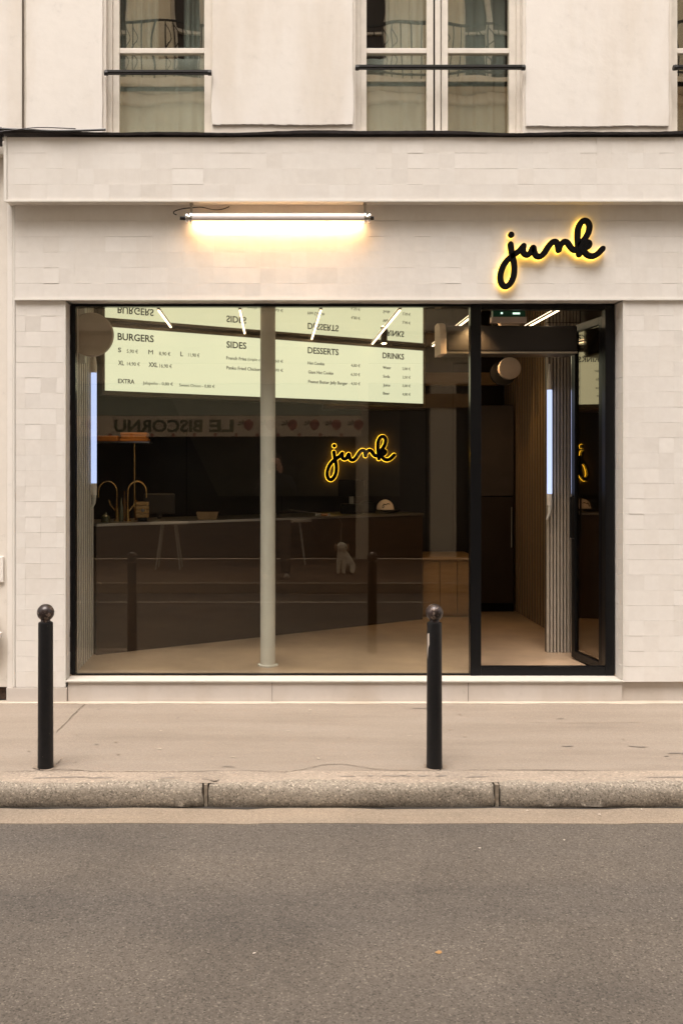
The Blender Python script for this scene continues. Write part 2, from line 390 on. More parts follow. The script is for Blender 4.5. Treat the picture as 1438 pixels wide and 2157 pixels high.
# ================================================================== SETTING
F = 6.18      # facade plane
G = 6.33      # shop glass plane
FL = .155     # shop floor height
CE = 2.72     # shop ceiling height
tag(MB().add([(-300,-300,-.14),(300,-300,-.14),(300,300,-.14),(-300,300,-.14)], [(0,1,2,3)]).build('ground', M['gutter']), kind='structure')
tag(MB().box(-30, 30, .34, 4.385, -.135, -.115).build('road', M['asphalt']), kind='structure')
def strip(name, m, y0, y1, z, n=160, amp=.006, x0=-8, x1=10, zb=.02):
    mb = MB(); vs = []
    for i in range(n+1):
        x = x0+(x1-x0)*i/n
        a = amp*(math.sin(x*7.1)+math.sin(x*17.3+1)*.6+random.uniform(-.6, .6))
        vs += [(x, y0+a*.5, z), (x, y1+a, z), (x, y1+a, z-zb), (x, y0+a*.5, z-zb)]
    fs = []
    for i in range(n): fs += [(4*i+k, 4*i+(k+1) % 4, 4*i+4+(k+1) % 4, 4*i+4+k) for k in range(4)]
    mb.add(vs, fs); return tag(mb.build(name, m), kind='structure')
strip('gutter', M['gutter'], 4.375, 4.564, -.1125, amp=.008)
tag(bx('kerb_joint_dirt', M['dark_gap'], None, -8, 10, 4.55, 4.63, -.133, -.118), kind='structure')
# kerb stones
prof = [(4.79, -.13), (4.79, -.002), (4.70, .001), (4.648, .0), (4.624, -.004), (4.606, -.012), (4.596, -.025), (4.590, -.045), (4.589, -.078), (4.591, -.108), (4.602, -.13)]
def kerb_piece(x0, x1):
    n = int((x1-x0)/.035); vs = []; fs = []; L = len(prof)
    ph = random.uniform(0, 9)
    jit = [[random.uniform(-.006, .006) for _ in prof] for _ in range(2)]
    for i in range(n+1):
        x = x0+(x1-x0)*i/n; e = min(i, n-i); rr = .008*max(0, 1-e/1.2)
        for j, (y, z) in enumerate(prof):
            wv = .0035*math.sin(x*5+ph+j*.5)+.002*math.sin(x*23+ph)+random.uniform(-.003, .003) if 2 < j < L-1 else 0
            vs.append((x+(jit[0][j] if i == 0 else jit[1][j] if i == n else 0), y+wv+(rr if j > 3 else 0), z+(-rr*.6 if 1 < j < 5 else 0)+wv*.4))
    for i in range(n): fs += [(i*L+j, i*L+(j+1) % L, (i+1)*L+(j+1) % L, (i+1)*L+j) for j in range(L)]
    fs += [tuple(range(L)), tuple(range(n*L, n*L+L))[::-1]]
    return vs, fs
kb = MB()
joints_x = [-6.2, -4.7, -3.25, -1.78, -.335, 1.135, 2.62, 4.1, 5.6, 7.1]
for a, b in zip(joints_x, joints_x[1:]): kb.add(*kerb_piece(a+.0155, b-.0155))
kerb = tag(kb.build('kerb', M['granite'], smooth=True), kind='structure')
mo = MB()
for x in joints_x: mo.box(x-.009, x+.009, 4.606, 4.785, -.125, -.008)
for x in (): mo.add([(x-.02+random.uniform(-.01,.01), 4.60, -.09), (x+.016, 4.598, -.085), (x+.02, 4.612, -.02), (x-.02, 4.612, -.018)], [(0,1,2,3)])
mo.build('mortar_joint', mat('kerb_mortar', (.22, .18, .135), .95, var=(30, .3), bump=(40, .8, .006)), kerb)
# pavement sheet and worn kerb top film
pv = tag(MB().box(-30, 30, 4.795, 6.26, -.13, 0.0).build('pavement', M['pave']), kind='structure')
mb = MB(); vs = []
for i in range(320):
    x = -8+18*i/319; a = .006*math.sin(x*7.1)+random.uniform(-.003, .003)
    vs += [(x, 4.628+a, -.0055), (x, 4.643+a, .0004), (x, 4.660+a, .0024), (x, 4.785+a*.5, .0030)]
tag(mb.add(vs, [(4*i+k, 4*i+k+1, 4*i+5+k, 4*i+4+k) for i in range(319) for k in range(3)]).build('kerb_top', M['granite_top'], smooth=True), kind='structure')
strip('pavement_edge_cement', M['cement'], 6.135, 6.225, .006, amp=.009, zb=.008)
def crack(pts, wd, m, z, name='crack'):
    mb = MB(); q = cat_rom([(x, y, 0) for x, y in pts], 10)
    vs = []
    for i, p in enumerate(q):
        k = wd*(random.uniform(.3, 1.2))*(math.sin(math.pi*min(1, max(0, (i+.3)/(len(q)-.4))))**.5)
        jx, jy = random.uniform(-.004, .004), random.uniform(-.004, .004)
        t = (q[min(i+1, len(q)-1)]-q[max(i-1, 0)]).normalized(); nn = Vector((-t.y, t.x, 0))
        vs += [(p.x+jx+nn.x*k, p.y+jy+nn.y*k, z), (p.x+jx-nn.x*k, p.y+jy-nn.y*k, z)]
    mb.add(vs, [(2*i, 2*i+1, 2*i+3, 2*i+2) for i in range(len(q)-1)])
    return mb.build(name, m, pv)
M['crack'] = mat('crack_dirt', (.12, .095, .07), .95)
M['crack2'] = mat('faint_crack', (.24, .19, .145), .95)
M['stain'] = mat('pavement_stain', (.20, .168, .137), .85, var=(20, .2))
def PX(x, y, z=0):  # ground point seen at pixel
    D = (1.6-z)*1921/(y-983); return ((x-573)*D/1921, D)
crack([PX(0,1628), PX(60,1627), PX(130,1622), PX(200,1627), PX(300,1627), PX(380,1628), PX(470,1625)], .004, M['crack'], .004)
crack([PX(180,1482), PX(150,1512), PX(118,1545)], .004, M['crack'], .004)
crack([PX(500,1622), PX(600,1628), PX(700,1611), PX(800,1622), PX(900,1624)], .003, M['crack'], .004)
crack([PX(960,1624), PX(1040,1624), PX(1150,1623), PX(1260,1625)], .0035, M['crack'], .004)
crack([PX(1090,1522), PX(1180,1524), PX(1290,1523), PX(1420,1523)], .0035, M['crack2'], .004)
crack([PX(130,1600), PX(118,1612), PX(100,1622)], .004, M['crack'], .004)
def blob(cx, cy, rx, ry, z, m, name='stain', par=None):
    n = 26; ph = [random.uniform(0, 6) for _ in range(3)]; vs = [(cx, cy, z)]
    for i in range(n):
        a = 2*math.pi*i/n; k = 1+.28*math.sin(2*a+ph[0])+.2*math.sin(3*a+ph[1])+.14*math.sin(5*a+ph[2])
        vs.append((cx+rx*k*math.cos(a), cy+ry*k*math.sin(a), z))
    return MB().add(vs, [(0, 1+i, 1+(i+1) % n) for i in range(n)]).build(name, m, par or pv)
for (x, y, rx, ry) in ((90,1640,.035,.012),(210,1640,.05,.012),(150,1639,.08,.010),(355,1640,.04,.010),(735,1637,.03,.01),(780,1636,.02,.009),(830,1636,.055,.012),(855,1637,.02,.012),(890,1636,.025,.014),(930,1636,.03,.012),(1005,1638,.045,.012),(1410,1639,.09,.009)):
    X, Y = PX(x, y); blob(X, Y, rx, ry, .0042, M['stain'])
for (x, y, rx, ry) in ((1195,1573,.03,.01),(1180,1515,.02,.008),(1345,1574,.05,.010),(1425,1588,.06,.010),(480,1616,.03,.008),(885,1493,.04,.01)):
    X, Y = PX(x, y); blob(X, Y, rx, ry, .004, M['stain'])
for _ in range(26):
    X = random.uniform(-1.9, 2.3); Y = random.uniform(4.85, 6.05); blob(X, Y, random.uniform(.006, .016), random.uniform(.005, .012), .004, random.choice((M['crack2'], M['stain'], M['mortar'])), 'gum_spot')
X, Y = PX(447, 1640); blob(X, Y, .05, .035, .0042, M['granite_top'])

# opposite side of the street (seen in the glass)
tag(bx('opposite_kerb', M['granite_top'], None, -30, 30, .06, .20, -.13, .001), kind='structure')
tag(bx('opposite_pavement', M['far_pave'], None, -30, 30, -3.12, .055, -.13, .0), kind='structure')
tag(bx('road_edge_line', M['paint'], None, -6, 2.0, 1.12, 1.19, -.114, -.110), kind='structure')

# ================================================================== SHOP BUILDING
shop = thing('shop_building', (0.6, F, 0), 'cream plastered building whose ground floor is the white tiled shop front', 'building')
def tiles(mb, x0, x1, z0, z1, D, pw=.1045, ph=.1045, off=0.0, anchor='bottom', axis='y', rel=.0022):
    """hand-made tiles: each its own slightly tilted slab"""
    nz = max(1, round((z1-z0)/ph)); ph = (z1-z0)/nz
    for r in range(nz):
        x = x0-off*pw
        while x < x1-1e-4:
            xa, xb = max(x, x0), min(x+pw, x1); x += pw
            if xb-xa < .012: continue
            g = .0001; a, b, c, d = xa+g, xb-g, z0+r*ph+random.uniform(.0001, .0009), z0+(r+1)*ph-random.uniform(.0001, .0009)
            base = random.gauss(0, rel*.12); tx = random.gauss(0, rel*.06); tz = random.gauss(rel*.22, rel*.36)
            q = [base-tx-tz, base+tx-tz, base+tx+tz, base-tx+tz]
            mb.cur = min(1, max(0, random.gauss(.5, .27)))
            if axis == 'y':
                vs = [(a, D-q[0], c), (b, D-q[1], c), (b, D-q[2], d), (a, D-q[3], d), (a, D+.02, c), (b, D+.02, c), (b, D+.02, d), (a, D+.02, d)]
            elif axis == 'x+':   # face looking to +x, running along y
                vs = [(D+q[0], a, c), (D+q[1], b, c), (D+q[2], b, d), (D+q[3], a, d), (D-.02, a, c), (D-.02, b, c), (D-.02, b, d), (D-.02, a, d)]
            elif axis == 'x-':
                vs = [(D-q[0], a, c), (D-q[1], b, c), (D-q[2], b, d), (D-q[3], a, d), (D+.02, a, c), (D+.02, b, c), (D+.02, b, d), (D+.02, a, d)]
            elif axis == 'z-':   # soffit at height D, c/d run along y
                vs = [(a, c, D-q[0]), (b, c, D-q[1]), (b, d, D-q[2]), (a, d, D-q[3]), (a, c, D+.02), (b, c, D+.02), (b, d, D+.02), (a, d, D+.02)]
            mb.add(vs, [(0,1,2,3),(7,6,5,4),(0,4,5,1),(1,5,6,2),(2,6,7,3),(3,7,4,0)])
    return mb
PL0, PL1 = -1.752, -1.402     # left pier
PR0, PR1 = 2.378, 3.45        # right pier
LZ0, LZ1 = 2.732, 3.372       # fascia
CZ0, CZ1, CF = 3.372, 3.80, 6.068
# left pier
mb = tiles(MB(), PL0+.012, PL1-.008, .105, LZ0-.004, F, off=.35)
tiles(mb, F+.012, G-.002, .105, LZ0-.006, PL1, pw=.07, axis='x+', off=0)
pier = mb.build('pier_tiles', M['tile'], shop)
bx('pier_core', M['grout'], shop, PL0+.004, PL1-.012, F+.012, G+.22, .108, LZ0-.002)
bx('edge_trim', M['trim'], shop, PL0-.002, PL0+.010, F-.006, F+.10, .108, LZ1)
bx('edge_trim', M['trim'], shop, PL1-.006, PL1+.004, F-.005, F+.008, .108, LZ0-.006)
# right pier
mb = tiles(MB(), PR0+.008, PR1, .142, LZ0-.004, F-.004, pw=.101, ph=.1015, off=.7)
tiles(mb, F+.008, G-.002, .142, LZ0-.006, PR0, pw=.075, ph=.1015, axis='x-')
mb.build('pier_tiles', M['tile'], shop)
bx('pier_core', M['grout'], shop, PR0+.012, PR1, F+.010, G+.22, .144, LZ0-.002)
bx('edge_trim', M['trim'], shop, PR0-.004, PR0+.006, F-.010, F+.005, .142, LZ0-.006)
# fascia
mb = tiles(MB(), PL0+.014, PR1, LZ0+.002, LZ1-.001, F-.014, ph=.1065, off=.15)
tiles(mb, PL1+.02, PR0-.01, F+.004, G-.004, LZ0, pw=.1045, ph=.14, axis='z-')
mb.build('fascia_tiles', M['tile'], shop)
bx('fascia_core', M['grout'], shop, PL0+.012, PR1, F-.002, G+.22, LZ0+.006, LZ1)
bx('edge_trim', M['trim'], shop, PL0+.012, PR1, F-.022, F-.004, LZ0-.006, LZ0+.006)
# cornice box
mb = tiles(MB(), -1.775+.012, PR1+.1, CZ0+.004, CZ1-.006, CF, ph=.1085, off=.5, rel=.0022)
mb.build('cornice_tiles', M['tile'], shop)
bx('cornice_core', M['trim'], shop, -1.775, PR1+.1, CF+.010, F+.05, CZ0-.002, CZ1-.002)
bx('edge_trim', M['trim'], shop, -1.782, PR1+.1, CF-.008, CF+.009, CZ0-.008, CZ0+.004)
bx('edge_trim', M['trim'], shop, -1.784, -1.764, CF-.007, F-.03, CZ0+.005, CZ1-.003)
# plinth and sill
bx('plinth_core', M['plinth'], shop, -1.80, 3.6, G+.021, G+.24, 0, .104)
bx('plinth', M['plinth'], shop, -1.80, PL1+.012, F-.004, F+.034, 0, .102, bevel=.003)
bx('sill', M['sill'], shop, PL1+.004, PR0-.006, F-.006, G+.02, .137, FL-.005, bevel=.003)
bx('plinth', M['plinth'], shop, PL1+.016, PR0-.006, F+.008, G+.02, 0, .1355, bevel=.002)
bx('plinth', M['plinth'], shop, PR0-.005, 3.6, F+.030, F+.12, 0, .1405, bevel=.002)
for x in (.0, 1.33): bx('plinth_joint', M['dark_gap'], shop, x-.0012, x+.0012, F+.0065, F+.012, .004, .134)
# zinc flashing over the cornice: wavy strip
mb = MB(); n = 140; vs = []
for i in range(n+1):
    x = -1.80+(PR1+.2+1.80)*i/n; s_ = .007*math.sin(x*2.6)+.004*math.sin(x*7)+random.uniform(-.0015, .0015)
    vs += [(x, CF-.026, 3.806+s_*.6), (x, CF-.03, 3.822+s_), (x, F+.04, 3.842+s_), (x, F+.04, 3.824+s_)]
fs = [(4*i+k, 4*i+(k+1) % 4, 4*i+4+(k+1) % 4, 4*i+4+k) for i in range(n) for k in range(4)]
mb.add(vs, fs+[(0, 1, 2, 3), (4*n+3, 4*n+2, 4*n+1, 4*n)]).build('flashing', M['zinc'], shop)
# upper wall (with real openings), base strip plus thicker plaster coats
WZ0 = 3.865
TOP = 9.4
wins = [(-1.130, -.413, 'a'), (.566, 1.705, 'b'), (2.715, 3.86, 'c')]
wall_lo = 3.828
WTOP = 5.6
mb = MB()
edges = [-1.695]
for a, b, _ in wins: edges += [a, b]
edges += [6.5]
for k in range(0, len(edges), 2):
    mb.box(edges[k], edges[k+1], F+.022, F+.35, wall_lo, WTOP)
for a, b, _ in wins: mb.box(a, b, F+.022, F+.35, wall_lo, WZ0-.012)
mb.box(-1.695, 6.5, F+.022, F+.35, WTOP, TOP)
mb.build('upper_wall', M['plaster2'], shop)
def coat(x0, x1, zb, ztop, name='plaster_coat', jag=.008, flare=.0):
    pts = []; n = 60
    for i in range(n+1):
        x = x0+(x1-x0)*i/n; pts.append((x, zb+random.uniform(-jag, jag)*.3+jag*math.sin(i*.11+x)*.3))
    side = []
    for j in range(1, 16):
        z = zb+(ztop-zb)*j/16; k = flare*max(0, 1-(z-zb)/.5)**2
        side.append((z, k))
    pts += [(x1+k+random.uniform(-.0025, .0025), z) for z, k in side]+[(x1, ztop), (x0, ztop)]
    pts += [(x0-k+random.uniform(-.0025, .0025), z) for z, k in reversed(side)]
    b = MB(); b.poly(pts, F+.008, F+.0215); return b.build(name, M['plaster'], shop, bevel=.004)
coat(-1.670, -1.150, 3.862, WTOP+.02, jag=.003)
coat(-.405, .548, 3.922, WTOP+.02, flare=.012)
coat(1.722, 2.690, 3.912, WTOP+.02, flare=.008)
# vertical seam with the neighbour
bx('wall_seam', M['crack'], shop, -1.6955, -1.6885, F+.006, F+.022, 3.86, TOP)
# windows
def safety_rail(parent, x0, x1, z):
    mb = MB()
    mb.box(x0, x1, F-.02, F-.008, z, z+.012); mb.box(x0, x1, F-.026, F-.002, z+.014, z+.028)
    mb.cyl((x0-.004, F-.014, z+.012), (x0+.02, F-.014, z+.012), .018, n=10); mb.cyl((x1-.02, F-.014, z+.012), (x1+.004, F-.014, z+.012), .018, n=10)
    mb.build('safety_rail', M['iron'], parent)
def window(x0, x1, panes, bar_z, rail_z, top, rail=True):
    """frame with glazed casements between x0 and x1"""
    root = MB()
    y0, y1 = F+.10, F+.165
    z0 = WZ0-.012
    root.box(x0, panes[0][0]-.045, y0-.02, y1, z0, top)          # outer stiles
    root.box(panes[-1][1]+.045, x1, y0-.02, y1, z0, top)
    root.box(panes[0][0]-.045, panes[-1][1]+.045, y0+.01, y1, top, top+.05)
    wnd = root.build('window', M['win_wood'], shop, bevel=.003)
    tag(wnd)
    fr = MB()
    for (a, b) in panes:
        fr.box(a-.045, a, y0, y1-.005, z0+.004, top); fr.box(b, b+.045, y0, y1-.005, z0+.004, top)
        fr.box(a, b, y0+.003, y1-.01, z0+.002, WZ0+.004)
        fr.box(a, b, y0+.004, y1-.012, bar_z, bar_z+.036)
        fr.box(a, b, y0+.004, y1-.012, bar_z+.62, bar_z+.656)
    if len(panes) == 2:
        m0 = (panes[0][1]+panes[1][0])/2; fr.box(m0-.018, m0+.018, y0-.016, y0-.0015, z0+.004, top)
    fr.build('casement_frame', M['win_wood'], wnd, bevel=.003)
    for (a, b) in panes:
        MB().box(a, b, y0+.02, y0+.024, WZ0+.004, top).build('pane', M['oldglass'], wnd)
    MB().box(x0, x1, F+.02, y0-.021, z0-.005, z0+.004).build('window_sill', M['sill'], wnd)
    if rail: safety_rail(wnd, x0, x1, rail_z)
    return wnd
window(-1.130, -.413, [(-1.052, -.467)], 4.452, 4.253, 5.55)
window(.566, 1.705, [(.650, 1.065), (1.210, 1.632)], 4.452, 4.288, 5.55)
window(2.715, 3.86, [(2.79, 3.22), (3.35, 3.79)], 4.452, 4.288, 5.55, rail=True)
def curtain(x0, x1, y, z0, z1, folds, m, label, amp=.018):
    n = folds*8; vs = []
    for i in range(n+1):
        x = x0+(x1-x0)*i/n; a = amp*math.sin(i/8*2*math.pi)+amp*.4*math.sin(i*1.3)
        vs += [(x, y+a, z0), (x, y+a*.8, z1), (x, y+a*.8+.003, z1), (x, y+a+.003, z0)]
    fs = [(4*i+k, 4*i+(k+1) % 4, 4*i+4+(k+1) % 4, 4*i+4+k) for i in range(n) for k in range(4)]
    return tag(MB().add(vs, fs).build('curtain', m, smooth=True), label, 'curtain', 'net curtains behind the upper windows')
curtain(-1.06, -.80, F+.24, 3.87, 5.5, 5, M['curtain'], 'grey net curtain gathered at the left side of the narrow single upper window')
curtain(-.62, -.46, F+.24, 3.87, 5.5, 4, M['curtain'], 'narrow grey curtain at the right side of the narrow single upper window')
curtain(.80, 1.07, F+.24, 3.87, 5.5, 5, M['curtain2'], 'pale curtain in the left casement of the double upper window', .012)
curtain(1.20, 1.64, F+.24, 3.87, 5.5, 6, M['curtain'], 'grey curtain across the right casement of the double upper window', .010)
curtain(-1.06, -.46, F+.21, 3.868, 4.46, 7, M['curtain2'], 'pale half height curtain added to mimic reflected wall, narrow single upper window', .006)  # added, stands in for the pale wall reflected in the lower pane
curtain(.64, 1.07, F+.21, 3.868, 4.46, 5, M['curtain2'], 'pale half height curtain added to mimic reflected wall, left casement of double upper window', .006)  # likewise added for the wall reflection in this casement
mb = MB()   # dark rooms behind the windows
for a, b, _ in wins: mb.box(a-.25, b+.25, F+1.3, F+1.32, 3.8, 5.7)
mb.box(-1.7, 6.5, F+.35, F+1.32, 3.78, 3.80); mb.box(-1.7, 6.5, F+.35, F+1.32, 5.6, 5.62)
for x in (-1.45, .1, 2.2, 4.2): mb.box(x-.02, x+.02, F+.352, F+1.299, 3.801, 5.599)
mb.build('upper_room_walls', M['wall_grey'], shop)

# ------------------------------------------------------------------ shop interior shell
XL, XR, BK = -1.36, 2.42, 9.6
bx('floor', M['floor'], shop, -2.4, 2.9, G-.01, 10.0, FL-.05, FL)
bx('ceiling', M['ceil'], shop, -2.4, 2.9, G+.03, 10.0, CE, CE+.04)
bx('ceiling_void', M['wall_dark'], shop, -2.4, 3.4, G+.23, 10.0, CE+.045, CE+.5)
bx('back_wall', M['wall_dark'], shop, -2.4, 2.9, BK, BK+.1, FL, CE)
bx('kitchen_side_wall', M['wall_dark'], shop, -2.45, -2.4, 7.0, 10.0, FL, CE)
bx('kitchen_return_wall', M['wall_dark'], shop, -2.4, XL-.03, 7.0, 7.06, FL, CE)
bx('side_wall', M['wall_grey'], shop, XL-.08, XL-.03, G+.02, 6.99, FL, CE)
bx('side_wall', M['wall_dark'], shop, XR+.0125, XR+.08, G+.02, BK, FL, CE)
mb = MB(); y = G+.05
bx('panel_backing', M['wall_dark'], shop, XL-.029, XL-.0165, G+.012, 7.02, FL+.001, CE-.003)
y = G+.02
while y < 7.0: mb.box(XL-.016, XL-.0115, y, y+.036, FL+.002, CE-.004); y += .078
mb.build('fluted_panel', M['slat_pale'], shop)
mb = MB(); y = 7.25
while y < BK-.03: mb.box(XR+.006, XR+.012, y, y+.040, FL+.002, CE-.004); y += .086
mb.build('fluted_panel', M['slat_wood'], shop)
mb = MB(); x = 2.062
x = 2.133
bx('pilaster', M['wall_grey'], shop, 2.131, 2.40, 7.10, 7.13, FL+.001, CE-.002)
while x < 2.385: mb.box(x, x+.0145, 7.075, 7.099, FL+.002, CE-.004); x += .0262
mb.build('fluted_panel', M['slat_grey'], shop)
# structural column behind the glass
cc = P(564, 1400, 6.60)
mb = MB().cyl((cc.x, 6.62, FL+.002), (cc.x, 6.62, CE-.001), .0545, n=32)
col = mb.build('column', M['column'], shop, smooth=True)
MB().cyl((cc.x, 6.62, FL+.001), (cc.x, 6.62, FL+.012), .072, n=32).build('column_base', M['column'], col, smooth=True)
# back wall details: seams, tall panel, timber band, sloped hood panel
mb = MB()
for x in (-.9, 0.1, .95, 1.62, 1.9): mb.box(x-.003, x+.003, BK-.006, BK-.001, FL+.01, CE-.01)
mb.build('panel_joint', M['black'], shop)
bx('timber_band', M['ply'], shop, 1.60, 2.40, BK-.12, BK-.002, 2.45, 2.58)
mb = MB(); mb.poly([(-.15-1.0, 2.55), (-.10, 2.55), (1.3, 2.55), (1.3, 1.30), (-.55, 1.30)], 9.30, 9.36)
mb.build('sloped_partition', M['wall_grey'], shop)

# ------------------------------------------------------------------ shop window and door
MB().box(PL1+.0405, 1.372, G, G+.010, FL-.004, 2.716).build('window_pane', M['glass'], shop)
mb = MB()
mb.box(PL1+.010, PL1+.040, G-.010, G+.045, FL-.004, LZ0-.004)
mb.box(PL1+.040, 1.372, G-.010, G+.04, LZ0-.020, LZ0-.005)
mb.box(PL1+.040, 1.372, G-.010, G+.03, FL-.0045, FL+.006)
mb.build('window_frame', M['black_frame'], shop, bevel=.002)
DX0, DX1 = 1.373, 2.372
fr = MB()
fr.box(DX0, DX0+.074, G-.015, G+.05, FL-.004, LZ0-.005)
fr.box(DX0+.074, DX1-.066, G-.015, G+.05, LZ0-.040, LZ0-.005)
fr.box(DX1-.066, DX1-.004, G-.015, G+.05, FL-.004, LZ0-.005)
fr.box(DX0+.074, DX1-.066, G-.012, G+.045, FL-.0045, FL+.056)
dframe = fr.build('door_frame', M['black_frame'], shop, bevel=.002)
# glazed leaf folded inward
hp, tp = Vector((2.330, G+.055, 0)), Vector((2.270, 6.86, 0))
u = (tp-hp).normalized(); nrm = Vector((u.y, -u.x, 0)); Lf = (tp-hp).length
z0, z1 = FL+.012, LZ0-.075
dl = MB(); th = .04
o = Vector((hp.x, hp.y, z0))-nrm*th/2
dl.obox(o, u, nrm, (0,0,1), .055, th, z1-z0); dl.obox(o+u*(Lf-.055), u, nrm, (0,0,1), .055, th, z1-z0)
dl.obox(o+u*.055, u, nrm, (0,0,1), Lf-.11, th, .055); dl.obox(o+u*.055+Vector((0,0,z1-z0-.055)), u, nrm, (0,0,1), Lf-.11, th, .055)
door = dl.build('door', M['black_frame'], shop, bevel=.002)
MB().obox(o+u*.055+nrm*.016+Vector((0,0,.055)), u, nrm, (0,0,1), Lf-.11, .008, z1-z0-.11).build('door_pane', M['leaf_glass'], door)
MB().obox(o+u*(Lf+.0005), u, nrm, (0,0,1), .006, th*.5, z1-z0).build('edge_highlight', M['chrome'], door)  # added chrome strip, stands in for the tube's highlight on the leaf edge
hz = 1.22
hd = MB().tube([Vector((2.256, 6.82, hz-.16)), Vector((2.232, 6.82, hz-.15)), Vector((2.232, 6.82, hz+.15)), Vector((2.256, 6.82, hz+.16))], .008)
hd.build('door_handle', M['black'], door, smooth=True)

# ------------------------------------------------------------------ neighbour on the left and right
nb = thing('neighbouring_building', (-2.6, F, 0), 'cream painted neighbouring building at the left edge of the photo with rust stained foot', 'building')
bx('lower_wall', M['plaster2'], nb, -7, -1.800, F+.02, F+.4, .10, 3.78, bevel=.004)
bx('corner_strip', M['plaster'], nb, -1.798, -1.757, F+.006, F+.4, .10, 3.78, bevel=.006)
bx('upper_wall', M['plaster'], nb, -7, -1.697, F+.004, F+.4, 3.84, TOP)
bx('foot_board', M['rust'], nb, -7, -1.812, F+.05, F+.39, .012, .099)
bx('string_course', M['plaster2'], nb, -7, -1.80, F-.03, F+.02, 3.70, 3.80, bevel=.01)
bx('utility_cover', M['plaster'], nb, -2.30, -1.822, F+.002, F+.019, .815, .99, bevel=.004)
mb = MB()
pc = P(-2, 1340, F-.05)
mb.tube([(-1.90, F-.03, .62), (-1.885, F-.035, .58), (-1.87, F-.04, .52), (-1.865, F-.04, .44), (-1.875, F-.03, .36), (-1.91, F, .33)], .035, n=14)
mb.cyl((-1.868, F-.04, .455), (-1.866, F-.04, .485), .048, n=16)
mb.build('drain_elbow', M['plaster'], nb, smooth=True)
nr = thing('neighbouring_building', (5, F, 0), 'cream plastered continuation of the street front beyond the right edge', 'building')
bx('lower_wall', M['plaster2'], nr, 3.62, 12, F+.02, F+.4, 0, 3.80)
bx('pier', M['plaster'], nr, 3.56, 3.95, F-.01, F+.02, 0, 3.80, bevel=.005)
# cables where flashing meets neighbour
def cable(pts, r, m, label, cat='cable', name='cable', group=None):
    return tag(MB().tube(cat_rom(pts, 8), r, 8).build(name, m, smooth=True), label, cat, group)
cable([(-2.6, CF-.03, 3.86), (-2.0, CF-.035, 3.845), (-1.83, CF-.04, 3.838), (-1.62, CF-.035, 3.83), (-1.40, CF-.04, 3.822), (-1.1, CF-.034, 3.832)], .008, M['iron'],
      'thick black cable sagging over the left end of the shop cornice', group='cables along the flashing')
cable([(-2.6, CF-.05, 3.80), (-1.95, CF-.05, 3.80), (-1.78, CF-.05, 3.815), (-1.55, CF-.045, 3.842), (-1.3, CF-.03, 3.840)], .0035, M['zinc'],
      'thin grey cable crossing the black cable at the left corner of the cornice', group='cables along the flashing')
jb = MB().box(-1.93, -1.79, CF-.03, CF+.03, 3.80, 3.855).box(-1.90, -1.80, CF-.02, CF+.03, 3.74, 3.80)
tag(jb.build('junction_box', M['zinc'], bevel=.006), 'small dark junction box at the left end of the cornice beside the cables', 'junction box')

# ================================================================== WALL LAMP
lz, ly = 3.263, 6.10
lx0, lx1 = P(403, 457, ly).x, P(768, 457, ly).x
lamp = thing('wall_lamp', ((lx0+lx1)/2, ly, lz), 'lit tubular lamp with chrome end rings hanging under the cornice over the shop window', 'lamp')
# half shell on top and front
sh = MB(); n = 14; rr = .034; vs = []
for x in (lx0, lx1):
    for r_ in (rr, rr-.003):
        for i in range(n+1):
            a = R(-44+206*i/n); vs.append((x, ly-r_*math.cos(a), lz+r_*math.sin(a)))
k = n+1; fs = []
for i in range(n): fs += [(i, i+1, 2*k+i+1, 2*k+i), (k+i, 3*k+i, 3*k+i+1, k+i+1), (i, k+i, k+i+1, i+1), (2*k+i, 2*k+i+1, 3*k+i+1, 3*k+i)]
fs += [(0, 2*k, 3*k, k), (n, k+n, 3*k+n, 2*k+n)]
sh.add(vs, fs).build('housing', M['shell'], lamp, smooth=True)
MB().cyl((lx0+.01, ly+.004, lz-.003), (lx1-.01, ly+.004, lz-.003), .012, n=16).build('light_tube', M['lamp'], lamp, smooth=True)
for s_, xe in ((-1, lx0), (1, lx1)):
    c = MB().lathe([(.0, 0), (.036, 0), (.040, .003), (.040, .013), (.036, .016), (0, .016)], (xe-.008, ly, lz), axis='x')
    x2 = xe+s_*.028
    c.lathe([(.0, 0), (.034, 0), (.036, .003), (.036, .015), (.03, .018), (0, .018)], (x2-.009, ly, lz), axis='x')
    c.cyl((xe, ly, lz), (x2, ly, lz), .024, n=18)
    c.build('end_ring', M['chrome'], lamp, smooth=True)
    x3 = xe+s_*.038
    MB().cyl((x3, ly, lz), (x3+s_*(.038 if s_ < 0 else .022), ly, lz+.001), .013, .0115, n=14).build('plug', M['black'], lamp, smooth=True)
    MB().box(xe-.008, xe+.008, ly-.006, ly+.02, lz+.028, 3.363).cyl((xe, ly+.004, 3.352), (xe, ly+.004, 3.364), .012, n=12).build('bracket', M['steel'], lamp, bevel=.001)
cb = [P(372, 452, ly), P(366, 449, ly), P(368, 444, ly), P(385, 439, ly+.02), P(405, 437, ly-.0), P(425, 436, ly+.03), P(450, 441, ly+.04), P(468, 440, ly+.05), P(483, 434.5, ly+.06)]
MB().tube(cat_rom(cb, 8), .0035, 8).build('cable', M['black'], lamp, smooth=True)

